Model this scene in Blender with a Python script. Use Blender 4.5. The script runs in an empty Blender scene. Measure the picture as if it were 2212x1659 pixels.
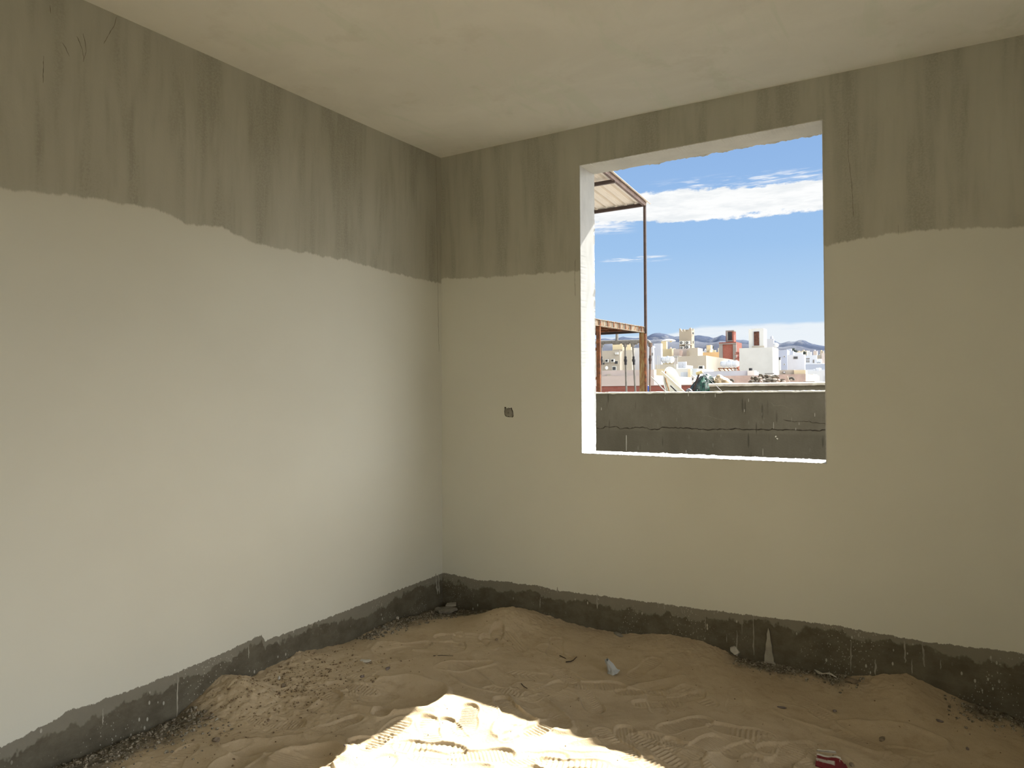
import bpy, bmesh, math, random
import numpy as np
from mathutils import Vector, Matrix, noise as mnoise

sc = bpy.context.scene
COL = sc.collection
random.seed(7)
RNG = np.random.default_rng(11)

# ------------------------------------------------------------------ camera
# room frame: corner of the two walls at the origin, window wall along y=0, room on y<0
CAM = np.array([3.00628, -4.03019, 1.6])
FPX = 1540.3
YAW, PITCH, ROLL = 0.542651, 0.0146533, -0.0054846
LA = 0.0290                        # the left wall is a little off square
X0, X1, Z0, Z1, T = 1.0775, 2.4879, 1.2289, 3.0333, 0.209
H = 3.27
_f = np.array([-math.sin(YAW)*math.cos(PITCH), math.cos(YAW)*math.cos(PITCH), math.sin(PITCH)])
_r = np.array([math.cos(YAW), math.sin(YAW), 0.0]); _u = np.cross(_r, _f)
_c, _s = math.cos(ROLL), math.sin(ROLL)
_r, _u = _c*_r + _s*_u, -_s*_r + _c*_u
cam = bpy.data.cameras.new('camera')
cam.sensor_width = 36.0; cam.lens = 36.0*FPX/2212.0; cam.clip_start = 0.05; cam.clip_end = 6000
camo = bpy.data.objects.new('camera', cam); COL.objects.link(camo)
camo.matrix_world = Matrix(((_r[0], _u[0], -_f[0], CAM[0]), (_r[1], _u[1], -_f[1], CAM[1]), (_r[2], _u[2], -_f[2], CAM[2]), (0, 0, 0, 1)))
sc.camera = camo
sc.view_settings.view_transform = 'Standard'; sc.view_settings.look = 'None'
sc.view_settings.gamma = 1.0; sc.view_settings.use_curve_mapping = False
sc.view_settings.exposure = 0.0
sc.cycles.max_bounces = 6; sc.cycles.diffuse_bounces = 5; sc.cycles.glossy_bounces = 1; sc.cycles.caustics_reflective = False; sc.cycles.caustics_refractive = False; sc.cycles.use_light_tree = False; sc.cycles.transmission_bounces = 2
sc.cycles.sample_clamp_indirect = 6.0
SUN_E = 23.0
EAST_FILL = 7.7
BACK_FILL = 1.15

def ray(px, py): return _f + _r*(px-1106)/FPX - _u*(py-829.5)/FPX
def at_y(px, py, Y):
    d = ray(px, py); return Vector(CAM + d*(Y-CAM[1])/d[1])
def at_x(px, py, X):
    d = ray(px, py); return Vector(CAM + d*(X-CAM[0])/d[0])
def at_z(px, py, Z):
    d = ray(px, py); return Vector(CAM + d*(Z-CAM[2])/d[2])
def at_left(px, py):
    d = ray(px, py); t = (LA*CAM[1]-CAM[0])/(d[0]-LA*d[1]); return Vector(CAM + d*t)

# ------------------------------------------------------------------ node helpers
class NT:
    def __init__(s, tree): s.t = tree; s.n = tree.nodes; s.l = tree.links
    def new(s, typ, **kw):
        n = s.n.new(typ)
        for k, v in kw.items(): setattr(n, k, v)
        return n
    def put(s, sock, v):
        if isinstance(v, bpy.types.NodeSocket): s.l.new(v, sock)
        elif isinstance(v, (tuple, list)) and sock.type == 'RGBA' and len(v) == 3: sock.default_value = (*v, 1)
        else: sock.default_value = v
    def m(s, op, a, b=0.0, c=None, clamp=False):
        n = s.new('ShaderNodeMath', operation=op, use_clamp=clamp)
        s.put(n.inputs[0], a); s.put(n.inputs[1], b)
        if c is not None: s.put(n.inputs[2], c)
        return n.outputs[0]
    def smooth(s, x, lo, hi, a=0.0, b=1.0):
        n = s.new('ShaderNodeMapRange', interpolation_type='SMOOTHSTEP')
        s.put(n.inputs[0], x); n.inputs[1].default_value = lo; n.inputs[2].default_value = hi
        n.inputs[3].default_value = a; n.inputs[4].default_value = b
        return n.outputs[0]
    def mix(s, f, a, b, mode='MIX'):
        n = s.new('ShaderNodeMix', data_type='RGBA', blend_type=mode)
        s.put(n.inputs[0], f); s.put(n.inputs[6], a); s.put(n.inputs[7], b)
        return n.outputs[2]
    def vec(s, x, y, z):
        n = s.new('ShaderNodeCombineXYZ'); s.put(n.inputs[0], x); s.put(n.inputs[1], y); s.put(n.inputs[2], z)
        return n.outputs[0]
    def sep(s, v):
        n = s.new('ShaderNodeSeparateXYZ'); s.put(n.inputs[0], v); return n.outputs
    def scale(s, v, k):
        n = s.new('ShaderNodeVectorMath', operation='MULTIPLY'); s.put(n.inputs[0], v); n.inputs[1].default_value = k
        return n.outputs[0]
    def noise(s, v, scale, detail=4.0, rough=0.55, dist=0.0):
        n = s.new('ShaderNodeTexNoise'); s.put(n.inputs['Vector'], v)
        n.inputs['Scale'].default_value = scale; n.inputs['Detail'].default_value = detail
        n.inputs['Roughness'].default_value = rough; n.inputs['Distortion'].default_value = dist
        return n.outputs[0]
    def voro(s, v, scale, feature='F1', out=0):
        n = s.new('ShaderNodeTexVoronoi', feature=feature); s.put(n.inputs['Vector'], v); n.inputs['Scale'].default_value = scale
        return n.outputs[out]
    def ramp(s, f, stops):
        n = s.new('ShaderNodeValToRGB'); e = n.color_ramp.elements
        while len(e) > 1: e.remove(e[-1])
        e[0].position = stops[0][0]; e[0].color = (*stops[0][1], 1)
        for p, c in stops[1:]:
            q = e.new(p); q.color = (*c, 1)
        s.put(n.inputs[0], f); return n.outputs[0]
    def curve(s, f, pts):
        """piecewise linear function, pts in 0..1"""
        n = s.new('ShaderNodeFloatCurve'); c = n.mapping.curves[0]
        c.points[0].location = pts[0]; c.points[1].location = pts[-1]
        for p in pts[1:-1]: c.points.new(*p)
        for p in c.points: p.handle_type = 'VECTOR'
        n.mapping.update(); s.put(n.inputs['Value'], f); return n.outputs[0]
    def bump(s, h, strength, dist):
        n = s.new('ShaderNodeBump'); n.inputs['Strength'].default_value = strength; n.inputs['Distance'].default_value = dist
        s.put(n.inputs['Height'], h); return n.outputs[0]

def new_mat(name):
    m = bpy.data.materials.new(name); m.use_nodes = True
    t = NT(m.node_tree); bsdf = t.n['Principled BSDF']
    bsdf.inputs['Specular IOR Level'].default_value = 0.25
    return m, t, bsdf
def pos(t): return t.new('ShaderNodeNewGeometry').outputs['Position']
def objc(t): return t.new('ShaderNodeTexCoord').outputs['Object']

def plain(name, col, rough=0.85, var=0.12, scale=3.0, metal=0.0, bump=0.0, col2=None, streak=None, spec=0.25, thresh=(0.42, 0.62)):
    """surface colour with blotchy variation; col2 is a second colour (rust, dirt) in patches"""
    m, t, b = new_mat(name)
    p = objc(t)
    if streak: p = t.scale(p, streak)
    n = t.noise(p, scale, 5.0)
    lo = tuple(c*(1-var) for c in col); hi = tuple(min(1, c*(1+var)) for c in col)
    c = t.mix(t.smooth(n, 0.3, 0.7), lo, hi)
    if col2:
        n2 = t.noise(p, scale*1.7, 6.0, 0.65)
        c = t.mix(t.smooth(n2, *thresh), c, col2)
    t.put(b.inputs['Base Color'], c)
    b.inputs['Roughness'].default_value = rough; b.inputs['Metallic'].default_value = metal
    b.inputs['Specular IOR Level'].default_value = spec
    if bump: t.put(b.inputs['Normal'], t.bump(t.noise(p, scale*12, 5.0), 0.6, bump))
    return m

# ------------------------------------------------------------------ sky and sun
def make_world():
    w = bpy.data.worlds.new('sky'); sc.world = w; w.use_nodes = True
    t = NT(w.node_tree); bg = t.n['Background']
    d = t.new('ShaderNodeTexCoord').outputs['Generated']
    x, y, z = t.sep(d)
    az = t.m('ARCTAN2', x, y)
    ln = t.m('SQRT', t.m('ADD', t.m('MULTIPLY', x, x), t.m('MULTIPLY', y, y)))
    el = t.m('DIVIDE', z, t.m('MAXIMUM', ln, 0.02))
    base = t.ramp(t.m('DIVIDE', el, 2.0, clamp=True), [(0.0, (.60, .74, .90)), (0.045, (.50, .69, .90)), (0.10, (.345, .555, .85)),
                                             (0.16, (.285, .475, .80)), (0.22, (.25, .43, .77)), (1.0, (.13, .26, .58))])
    # puffy cloud band
    v = t.vec(t.m('MULTIPLY', az, 7.0), t.m('MULTIPLY', el, 30.0), 0.0)
    n1 = t.noise(v, 1.6, 3.0, 0.62)
    n2 = t.noise(t.vec(t.m('MULTIPLY', az, 26.0), t.m('MULTIPLY', el, 60.0), 3.0), 1.5, 4.0, 0.65)
    cen = t.m('ADD', t.m('MULTIPLY', az, -0.0067), 0.2551)
    dd = t.m('ABSOLUTE', t.m('SUBTRACT', el, cen))
    hw = t.m('ADD', t.m('MULTIPLY', t.m('SUBTRACT', n2, 0.5), 0.020), t.m('ADD', t.m('MULTIPLY', t.m('SUBTRACT', n1, 0.5), 0.012), 0.0205))
    band = t.smooth(t.m('SUBTRACT', hw, dd), -0.0006, 0.0035)
    n3 = t.noise(t.vec(t.m('MULTIPLY', az, 14.0), t.m('MULTIPLY', el, 70.0), 9.0), 1.3, 4.0, 0.6)
    ccol = t.mix(t.smooth(n3, 0.35, 0.62), (.85, .88, .90), (.99, 1.0, 1.0))
    # thin wisps above the band
    wn = t.noise(t.vec(t.m('MULTIPLY', t.m('SUBTRACT', az, t.m('MULTIPLY', el, 2.0)), 12.0), t.m('MULTIPLY', el, 110.0), 5.0), 1.3, 4.0, 0.66)
    wwin = t.m('MULTIPLY', t.smooth(el, 0.272, 0.282), t.smooth(el, 0.298, 0.287))
    waz = t.m('MULTIPLY', t.smooth(az, -0.36, -0.28), t.smooth(az, -0.10, -0.17))
    waz2 = t.smooth(t.m('ABSOLUTE', t.m('SUBTRACT', t.m('ADD', az, 0.0), -0.155)), 0.05, 0.01)
    wisp = t.m('MULTIPLY', t.m('MULTIPLY', wwin, t.m('MAXIMUM', waz, waz2)), t.smooth(wn, 0.46, 0.66, 0, 0.85))
    # little wisps low on the left
    w3 = t.m('MULTIPLY', t.smooth(t.m('ABSOLUTE', t.m('SUBTRACT', el, 0.187)), 0.006, 0.001), t.smooth(t.m('ABSOLUTE', t.m('ADD', az, 0.372)), 0.06, 0.02))
    wisp3 = t.m('MULTIPLY', w3, t.smooth(wn, 0.50, 0.62, 0, 0.8))
    w4 = t.m('MULTIPLY', t.smooth(t.m('ABSOLUTE', t.m('SUBTRACT', el, 0.231)), 0.010, 0.002), t.smooth(az, -0.36, -0.41))
    wisp3 = t.m('MAXIMUM', wisp3, t.m('MULTIPLY', w4, t.smooth(wn, 0.42, 0.6, 0, 0.9)))
    # low sheet of cloud over the hills
    top = t.m('ADD', t.smooth(az, -0.36, -0.27, 0.080, 0.0935), t.m('MULTIPLY', t.m('SUBTRACT', n1, 0.5), 0.012))
    low = t.m('MULTIPLY', t.smooth(t.m('SUBTRACT', top, el), -0.001, 0.006), t.smooth(n3, 0.15, 0.5, 0.55, 0.85))
    c = t.mix(low, base, (.90, .935, .96))
    c = t.mix(band, c, ccol)
    c = t.mix(t.m('MAXIMUM', wisp, wisp3), c, (.95, .97, 1.0))
    # unseen sky brightened as added fill: mildly behind the house, strongly to the east
    bn = 0.5
    back = t.smooth(t.m('SUBTRACT', y, t.m('MULTIPLY', x, .9)), 0.3, -0.4)
    c = t.mix(back, c, t.mix(bn, (BACK_FILL*.86, BACK_FILL*.92, BACK_FILL*.96), (BACK_FILL*1.03, BACK_FILL*1.03, BACK_FILL*1.0)))
    east = t.smooth(x, 0.45, 0.85)
    c = t.mix(east, c, t.mix(bn, (EAST_FILL*.86, EAST_FILL*.90, EAST_FILL*.92), (EAST_FILL*1.05, EAST_FILL*1.03, EAST_FILL*.99)))
    t.put(bg.inputs['Color'], c); bg.inputs['Strength'].default_value = 1.0
make_world()
sun = bpy.data.lights.new('sun', 'SUN'); sun.energy = SUN_E; sun.angle = math.radians(0.53); sun.color = (1.0, 0.965, 0.87)
suno = bpy.data.objects.new('sun', sun); COL.objects.link(suno)
sd = Vector((-0.092, -1.0, -0.885)).normalized()
suno.rotation_euler = sd.to_track_quat('-Z', 'Y').to_euler(); suno.location = (2, 6, 8)

# ------------------------------------------------------------------ object helpers
def link(name, me, mat=None, parent=None, **props):
    o = bpy.data.objects.new(name, me); COL.objects.link(o)
    if mat is not None: me.materials.append(mat)
    if parent is not None:
        o.parent = parent
        o.matrix_parent_inverse = parent.matrix_basis.inverted()
    for k, v in props.items(): o[k] = v
    return o
def from_bm(name, bm, mat=None, parent=None, smooth=False, **props):
    me = bpy.data.meshes.new(name); bmesh.ops.recalc_face_normals(bm, faces=bm.faces); bm.to_mesh(me); bm.free()
    if smooth:
        for p in me.polygons: p.use_smooth = True
    return link(name, me, mat, parent, **props)
def thing(name, label, cat, loc=(0, 0, 0), group=None):
    o = bpy.data.objects.new(name, None); COL.objects.link(o); o.location = loc; o.empty_display_size = 0.2
    o['label'] = label; o['category'] = cat
    if group: o['group'] = group
    return o
def tag(o, label, cat, group=None):
    o['label'] = label; o['category'] = cat
    if group: o['group'] = group
    return o
def struct(o): o['kind'] = 'structure'; return o
def bx(bm, x0, x1, y0, y1, z0, z1, bev=0.0):
    r = bmesh.ops.create_cube(bm, size=1.0)
    for v in r['verts']:
        v.co = Vector(((x0+x1)/2+v.co.x*(x1-x0), (y0+y1)/2+v.co.y*(y1-y0), (z0+z1)/2+v.co.z*(z1-z0)))
    if bev:
        es = list({e for v in r['verts'] for e in v.link_edges})
        bmesh.ops.bevel(bm, geom=es, offset=bev, segments=2, affect='EDGES', profile=0.6)
def frame_of(d):
    d = d.normalized(); a = Vector((0, 0, 1)) if abs(d.z) < 0.9 else Vector((1, 0, 0))
    s = d.cross(a).normalized(); return s, s.cross(d).normalized()
def tube(bm, pts, r, n=10, cap=True):
    pts = [Vector(p) for p in pts]; rings = []
    rr = r if isinstance(r, (list, tuple)) else [r]*len(pts)
    for i, p in enumerate(pts):
        d = (pts[min(i+1, len(pts)-1)]-pts[max(i-1, 0)])
        s, u = frame_of(d)
        rings.append([bm.verts.new(p+(s*math.cos(2*math.pi*k/n)+u*math.sin(2*math.pi*k/n))*rr[i]) for k in range(n)])
    for a, b in zip(rings, rings[1:]):
        for k in range(n): bm.faces.new((a[k], a[(k+1) % n], b[(k+1) % n], b[k]))
    if cap:
        bm.faces.new(rings[0]); bm.faces.new(rings[-1][::-1])
def bar(bm, a, b, w, h, up=Vector((0, 0, 1))):
    a = Vector(a); b = Vector(b); d = (b-a).normalized(); s = d.cross(up)
    if s.length < 1e-4: s = Vector((1, 0, 0))
    s.normalize(); u = s.cross(d).normalized(); vs = []
    for p in (a, b):
        for i, j in ((-1, -1), (1, -1), (1, 1), (-1, 1)): vs.append(bm.verts.new(p+s*i*w/2+u*j*h/2))
    for f in ((0, 1, 2, 3), (7, 6, 5, 4), (0, 4, 5, 1), (1, 5, 6, 2), (2, 6, 7, 3), (3, 7, 4, 0)): bm.faces.new([vs[k] for k in f])
def prism(bm, pts, off):
    """closed outline pts (3D, planar) extruded by vector off"""
    off = Vector(off); a = [bm.verts.new(p) for p in pts]; b = [bm.verts.new(Vector(p)+off) for p in pts]; n = len(a)
    bm.faces.new(a); bm.faces.new(b[::-1])
    for k in range(n): bm.faces.new((a[k], a[(k+1) % n], b[(k+1) % n], b[k]))
def mesh_box(name, mat, parent, *a, bev=0.0, **props):
    bm = bmesh.new(); bx(bm, *a, bev=bev); return from_bm(name, bm, mat, parent, **props)
def grid_mesh(name, xs, ys, P, smooth=True):
    """P: (ny,nx,3) array of points -> mesh"""
    ny, nx = P.shape[:2]; me = bpy.data.meshes.new(name)
    me.vertices.add(nx*ny); me.vertices.foreach_set('co', P.reshape(-1).astype(np.float32))
    i = np.arange((ny-1)*(nx-1)); r = i//(nx-1); c = i % (nx-1); a = r*nx+c
    q = np.stack([a, a+1, a+nx+1, a+nx], 1).astype(np.int32)
    me.loops.add(q.size); me.loops.foreach_set('vertex_index', q.reshape(-1))
    me.polygons.add(len(q)); me.polygons.foreach_set('loop_start', np.arange(0, q.size, 4, dtype=np.int32))
    me.polygons.foreach_set('loop_total', np.full(len(q), 4, dtype=np.int32))
    me.polygons.foreach_set('use_smooth', np.full(len(q), smooth))
    me.update(calc_edges=True); return me
def vnoise(X, Y, scale, seed):
    """smooth value noise in -1..1"""
    g = np.random.default_rng(seed).uniform(-1, 1, (256, 256))
    x = X*scale+1000.3; y = Y*scale+1000.7; xi = np.floor(x).astype(int); yi = np.floor(y).astype(int)
    fx = x-xi; fy = y-yi; fx = fx*fx*fx*(fx*(fx*6-15)+10); fy = fy*fy*fy*(fy*(fy*6-15)+10)
    a = g[yi % 256, xi % 256]; b = g[yi % 256, (xi+1) % 256]; c = g[(yi+1) % 256, xi % 256]; d = g[(yi+1) % 256, (xi+1) % 256]
    return (a*(1-fx)+b*fx)*(1-fy)+(c*(1-fx)+d*fx)*fy
def fbm(X, Y, scale, seed, octs=4, gain=0.5):
    s = 0; a = 1.0
    for k in range(octs): s = s+a*vnoise(X, Y, scale*2**k, seed+k*17); a *= gain
    return s

# ------------------------------------------------------------------ room materials
def wall_material(name, along, lo, hi, top_pts, base_pts, seed, light_gain=1.0):
    """painted plaster, rough streaked plaster above the curve top_pts, bare cement below base_pts"""
    m, t, b = new_mat(name)
    P = pos(t); x, y, z = t.sep(P); s = x if along == 'x' else y
    u = t.m('DIVIDE', t.m('SUBTRACT', s, lo), hi-lo, clamp=True)
    nrm = lambda pts: [(0.0, pts[0][1]/4)] + [((a-lo)/(hi-lo), h/4) for a, h in pts] + [(1.0, pts[-1][1]/4)]
    zt = t.m('MULTIPLY', t.curve(u, nrm(top_pts)), 4.0)
    zb = t.m('MULTIPLY', t.curve(u, nrm(base_pts)), 4.0)
    q = t.vec(s, t.m('ADD', z, seed*3.1), seed)
    # paint
    big = t.noise(q, 0.9, 3.0)
    paint = t.mix(t.smooth(big, 0.3, 0.7), (.640, .642, .575), (.680, .684, .615))
    # rough upper plaster, darkened beyond its own colour for the dimmer upper room
    st = t.noise(t.vec(t.m('MULTIPLY', s, 7.0), t.m('MULTIPLY', z, 0.8), seed), 1.0, 3.0, 0.6, 0.3)
    stf = t.noise(t.vec(t.m('MULTIPLY', s, 22.0), t.m('MULTIPLY', z, 2.6), seed+4), 1.0, 3.0, 0.65)
    grain = t.noise(q, 95.0, 2.0, 0.7)
    streak = t.m('MULTIPLY', t.smooth(st, 0.47, 0.63), t.smooth(t.m('ADD', grain, t.m('MULTIPLY', stf, 0.7)), 0.70, 1.0))
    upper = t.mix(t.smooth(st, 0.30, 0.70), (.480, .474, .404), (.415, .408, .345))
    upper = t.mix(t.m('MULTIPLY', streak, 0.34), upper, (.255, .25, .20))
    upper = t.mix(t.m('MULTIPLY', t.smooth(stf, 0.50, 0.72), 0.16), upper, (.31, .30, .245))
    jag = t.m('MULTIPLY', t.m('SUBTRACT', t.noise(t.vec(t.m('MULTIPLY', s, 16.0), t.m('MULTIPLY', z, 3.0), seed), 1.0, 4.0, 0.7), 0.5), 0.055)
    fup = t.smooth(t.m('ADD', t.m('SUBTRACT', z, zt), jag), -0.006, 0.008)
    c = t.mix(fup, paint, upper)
    # bare base
    rag = t.noise(t.vec(t.m('MULTIPLY', s, 34.0), t.m('MULTIPLY', z, 12.0), seed+8), 1.0, 4.0, 0.75)
    ragz = t.m('MULTIPLY', t.m('SUBTRACT', rag, 0.5), 0.036)
    fb = t.smooth(t.m('ADD', t.m('SUBTRACT', zb, z), ragz), -0.001, 0.0025)
    rag2 = t.m('MULTIPLY', t.m('SUBTRACT', t.noise(t.vec(t.m('MULTIPLY', s, 3.2), t.m('MULTIPLY', z, 2.0), seed+2), 1.0, 5.0, 0.72), 0.47), 0.30)
    f2 = t.smooth(t.m('ADD', t.m('SUBTRACT', t.m('SUBTRACT', zb, z), 0.055), rag2), -0.004, 0.010)
    cb = t.mix(t.noise(q, 9.0, 6.0, 0.7), (.200, .187, .152), (.265, .250, .205))
    cd = t.mix(t.smooth(t.noise(t.vec(t.m('MULTIPLY', s, 4.0), t.m('MULTIPLY', z, 5.0), 2.0), 2.0, 6.0, 0.7), 0.3, 0.7), (.105, .094, .070), (.160, .146, .112))
    cb = t.mix(f2, cb, cd)
    # splashes of plaster
    sp = t.voro(t.vec(t.m('MULTIPLY', s, 34.0), t.m('MULTIPLY', z, 16.0), seed), 1.0)
    spm = t.noise(q, 4.0, 2.0)
    spl = t.m('MULTIPLY', t.smooth(sp, 0.17, 0.12), t.smooth(spm, 0.50, 0.60))
    sp2 = t.voro(t.vec(t.m('MULTIPLY', s, 90.0), t.m('MULTIPLY', z, 60.0), seed), 1.0)
    spl = t.m('MAXIMUM', spl, t.m('MULTIPLY', t.smooth(sp2, 0.22, 0.14), t.smooth(t.noise(q, 3.0, 3.0), 0.48, 0.62)))
    cb = t.mix(t.m('MULTIPLY', spl, 0.8), cb, (.50, .48, .42))
    c = t.mix(fb, c, cb)
    c = t.mix(1.0, c, (light_gain, light_gain, light_gain), 'MULTIPLY')
    t.put(b.inputs['Base Color'], c); b.inputs['Roughness'].default_value = 0.9
    b.inputs['Specular IOR Level'].default_value = 0.0
    hf = t.noise(q, 70.0, 2.0, 0.7); hs = t.smooth(z, 2.35, 2.42, .12, .6)
    hs = t.m('ADD', hs, t.smooth(z, .38, .33, 0, .7))
    hgt = t.m('ADD', t.m('MULTIPLY', hf, hs), t.m('MULTIPLY', t.noise(t.vec(t.m('MULTIPLY', s, 1.2), t.m('MULTIPLY', z, 2.4), 7.0), 1.0, 2.0), 2.0))
    t.put(b.inputs['Normal'], t.bump(hgt, 0.55, 0.0022))
    return m

top_left = [(-2.71, 2.401), (-2.5, 2.425), (-2.309, 2.445), (-2.10, 2.456), (-1.944, 2.421), (-1.745, 2.437), (-1.568, 2.392), (-1.249, 2.397), (-.862, 2.405), (-.494, 2.387), (-.04, 2.379)]
base_left = [(-2.7, .268), (-2.50, .300), (-2.43, .325), (-2.415, .311), (-2.2, .312), (-1.987, .316), (-1.75, .330), (-1.56, .352), (-1.50, .356), (-1.49, .318), (-1.2, .322), (-.906, .328), (-.5, .343), (-.056, .352)]
top_win = [(0.02, 2.415), (.14, 2.405), (.5, 2.385), (1.036, 2.372), (2.5, 2.365), (2.553, 2.375), (2.746, 2.389), (2.948, 2.394), (3.339, 2.36)]
base_win = [(.017, .358), (.3, .345), (.546, .366), (.62, .360), (.75, .372), (.89, .356), (1.209, .366), (1.728, .375), (2.09, .386), (2.28, .39), (2.509, .398), (2.924, .384), (3.1, .39), (3.314, .401)]
M_WALL_L = wall_material('painted_plaster_side', 'y', -5.4, 0.1, top_left, base_left, 1.0, .94)  # shared wall paint, darkened in place of weaker light
M_WALL_W = wall_material('painted_plaster_window', 'x', -0.3, 4.8, top_win, base_win, 2.0, 1.05)  # shared wall paint, lightened in place of stronger light

def ceiling_material():
    m, t, b = new_mat('trowelled_ceiling_plaster'); P = pos(t)
    n = t.noise(t.scale(P, (1.0, 1.7, 1.0)), 1.1, 4.0, 0.6, 0.8)
    n2 = t.noise(t.scale(P, (3.0, 1.0, 1.0)), 1.6, 6.0, 0.65, 1.2)
    c = t.mix(t.smooth(n, 0.35, 0.65), (.725, .72, .665), (.775, .772, .715))
    c = t.mix(t.smooth(n2, 0.53, 0.68, 0, 0.5), c, (.68, .72, .63))
    c = t.mix(t.smooth(t.noise(P, 2.7, 5.0, 0.7), 0.56, 0.70, 0, 0.25), c, (.56, .54, .46))
    t.put(b.inputs['Base Color'], c); b.inputs['Roughness'].default_value = 0.92; b.inputs['Specular IOR Level'].default_value = 0.0
    t.put(b.inputs['Normal'], t.bump(t.noise(t.scale(P, (1.5, 1.0, 1.0)), 2.2, 3.0, 0.6, 1.0), 0.5, 0.012))
    return m
M_CEIL = ceiling_material()
def white_plaster():
    m, t, b = new_mat('white_reveal_plaster'); P = pos(t)
    n = t.noise(t.scale(P, (3, 3, 1.2)), 4.0, 6.0, 0.6, 0.6)
    c = t.mix(t.smooth(n, 0.3, 0.7), (.56, .57, .565), (.65, .657, .65))
    w = t.new('ShaderNodeTexWave', wave_type='BANDS', bands_direction='Z'); t.put(w.inputs['Vector'], t.scale(P, (0.5, 2.2, 1.0)))
    w.inputs['Scale'].default_value = 5.0; w.inputs['Distortion'].default_value = 9.0; w.inputs['Detail'].default_value = 3.0
    t.put(b.inputs['Base Color'], c); b.inputs['Roughness'].default_value = 0.8; b.inputs['Specular IOR Level'].default_value = 0.2
    t.put(b.inputs['Normal'], t.bump(t.m('ADD', t.m('MULTIPLY', w.outputs[0], 0.5), t.noise(P, 25.0, 3.0)), 0.2, 0.0003))
    return m
M_WHITE = white_plaster()
M_OUTER = plain('dark_outer_render', (.13, .12, .10), var=.2, scale=3)
M_LINTEL = plain('beige_lintel_plaster', (.66, .66, .62), var=.06, scale=5, bump=.002)
M_RAW = plain('raw_cement', (.30, .285, .245), var=.2, scale=4, bump=.004)

M_BOUNCE = plain('bounce_ground', (.17, .155, .13), var=.08, scale=2, bump=.003)

# ------------------------------------------------------------------ room shell
RX, RY = 4.6, -5.2                 # far right wall, rear wall (both behind or beside the camera)
# left wall
bm = bmesh.new()
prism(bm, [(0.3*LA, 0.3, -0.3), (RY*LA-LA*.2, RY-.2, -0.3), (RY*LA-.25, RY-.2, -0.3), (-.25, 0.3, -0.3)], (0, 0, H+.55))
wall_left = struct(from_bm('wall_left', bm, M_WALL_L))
# window wall: four blocks round the opening (window_2 is beyond the frame)
bm = bmesh.new()
xs = [-0.3, X0, X1, RX+.2]; zs = [-0.3, Z0, Z1, H+.3]
vv = {}
def gv(i, k, y):
    if (i, k, y) not in vv: vv[(i, k, y)] = bm.verts.new((xs[i], y, zs[k]))
    return vv[(i, k, y)]
for i in range(3):
    for k in range(3):
        if (i, k) == (1, 1): continue
        for y in (0.0, T): bm.faces.new([gv(i, k, y), gv(i+1, k, y), gv(i+1, k+1, y), gv(i, k+1, y)])
for (a, b_) in (((1, 1), (2, 1)), ((2, 1), (2, 2)), ((2, 2), (1, 2)), ((1, 2), (1, 1)), ((0, 0), (3, 0)), ((3, 0), (3, 3)), ((3, 3), (0, 3)), ((0, 3), (0, 0))):
    bm.faces.new([gv(*a, 0.0), gv(*b_, 0.0), gv(*b_, T), gv(*a, T)])
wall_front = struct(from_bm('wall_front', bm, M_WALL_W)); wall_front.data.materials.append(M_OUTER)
for p_ in wall_front.data.polygons:
    if p_.center.y > .02: p_.material_index = 1
# reveals: thin coats of white plaster with ragged outer edges
win = thing('window_1', 'open unglazed window hole with white plastered reveals', 'window', (X0, 0, Z0)); win['kind'] = 'structure'
for k in ('label', 'category'): del win[k]
def reveal(name, a, b, n_in, out_jit, mat, seed, in_jit=0.0003):
    """a->b along the opening edge; n_in points into the opening; skin 6 mm thick"""
    a = Vector(a); b = Vector(b); n_in = Vector(n_in); bm = bmesh.new(); N = 180; rows = []
    rnd = random.Random(seed); w = 0.0
    for i in range(N+1):
        p = a.lerp(b, i/N); w = 0.75*w+rnd.uniform(-1, 1)*out_jit; w2 = rnd.uniform(-1, 1)*in_jit
        nn = mnoise.noise(Vector((i*.09, seed, 0)))*out_jit*1.6
        th = 0.004
        row = [p+Vector((0, -0.0015, 0)), p+Vector((0, -0.0015, 0))+n_in*(th+w2), p+Vector((0, T*.5, 0))+n_in*(th+.001*mnoise.noise(Vector((i*.05, seed, 3)))),
               p+Vector((0, T-.01, 0))+n_in*th, p+Vector((0, T+.004, 0))+n_in*(th+max(-.003, w+nn)), p+Vector((0, T+.004, 0))]
        rows.append([bm.verts.new(q) for q in row])
    for r0, r1 in zip(rows, rows[1:]):
        for k in range(5): bm.faces.new((r0[k], r0[k+1], r1[k+1], r1[k]))
        bm.faces.new((r0[5], r0[0], r1[0], r1[5]))
    bm.faces.new(rows[0]); bm.faces.new(rows[-1][::-1])
    return struct(from_bm(name, bm, mat, win))
reveal('jamb', (X0, 0, Z0), (X0, 0, Z1), (1, 0, 0), .0016, M_WHITE, 3)
reveal('jamb', (X1, 0, Z0), (X1, 0, Z1), (-1, 0, 0), .0020, M_WHITE, 5)
reveal('lintel', (X0, 0, Z1), (X1, 0, Z1), (0, 0, -1), .0035, M_LINTEL, 8, .0018)
reveal('sill', (X0, 0, Z0), (X1, 0, Z0), (0, 0, 1), .0030, M_WHITE, 9, .0015)

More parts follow.
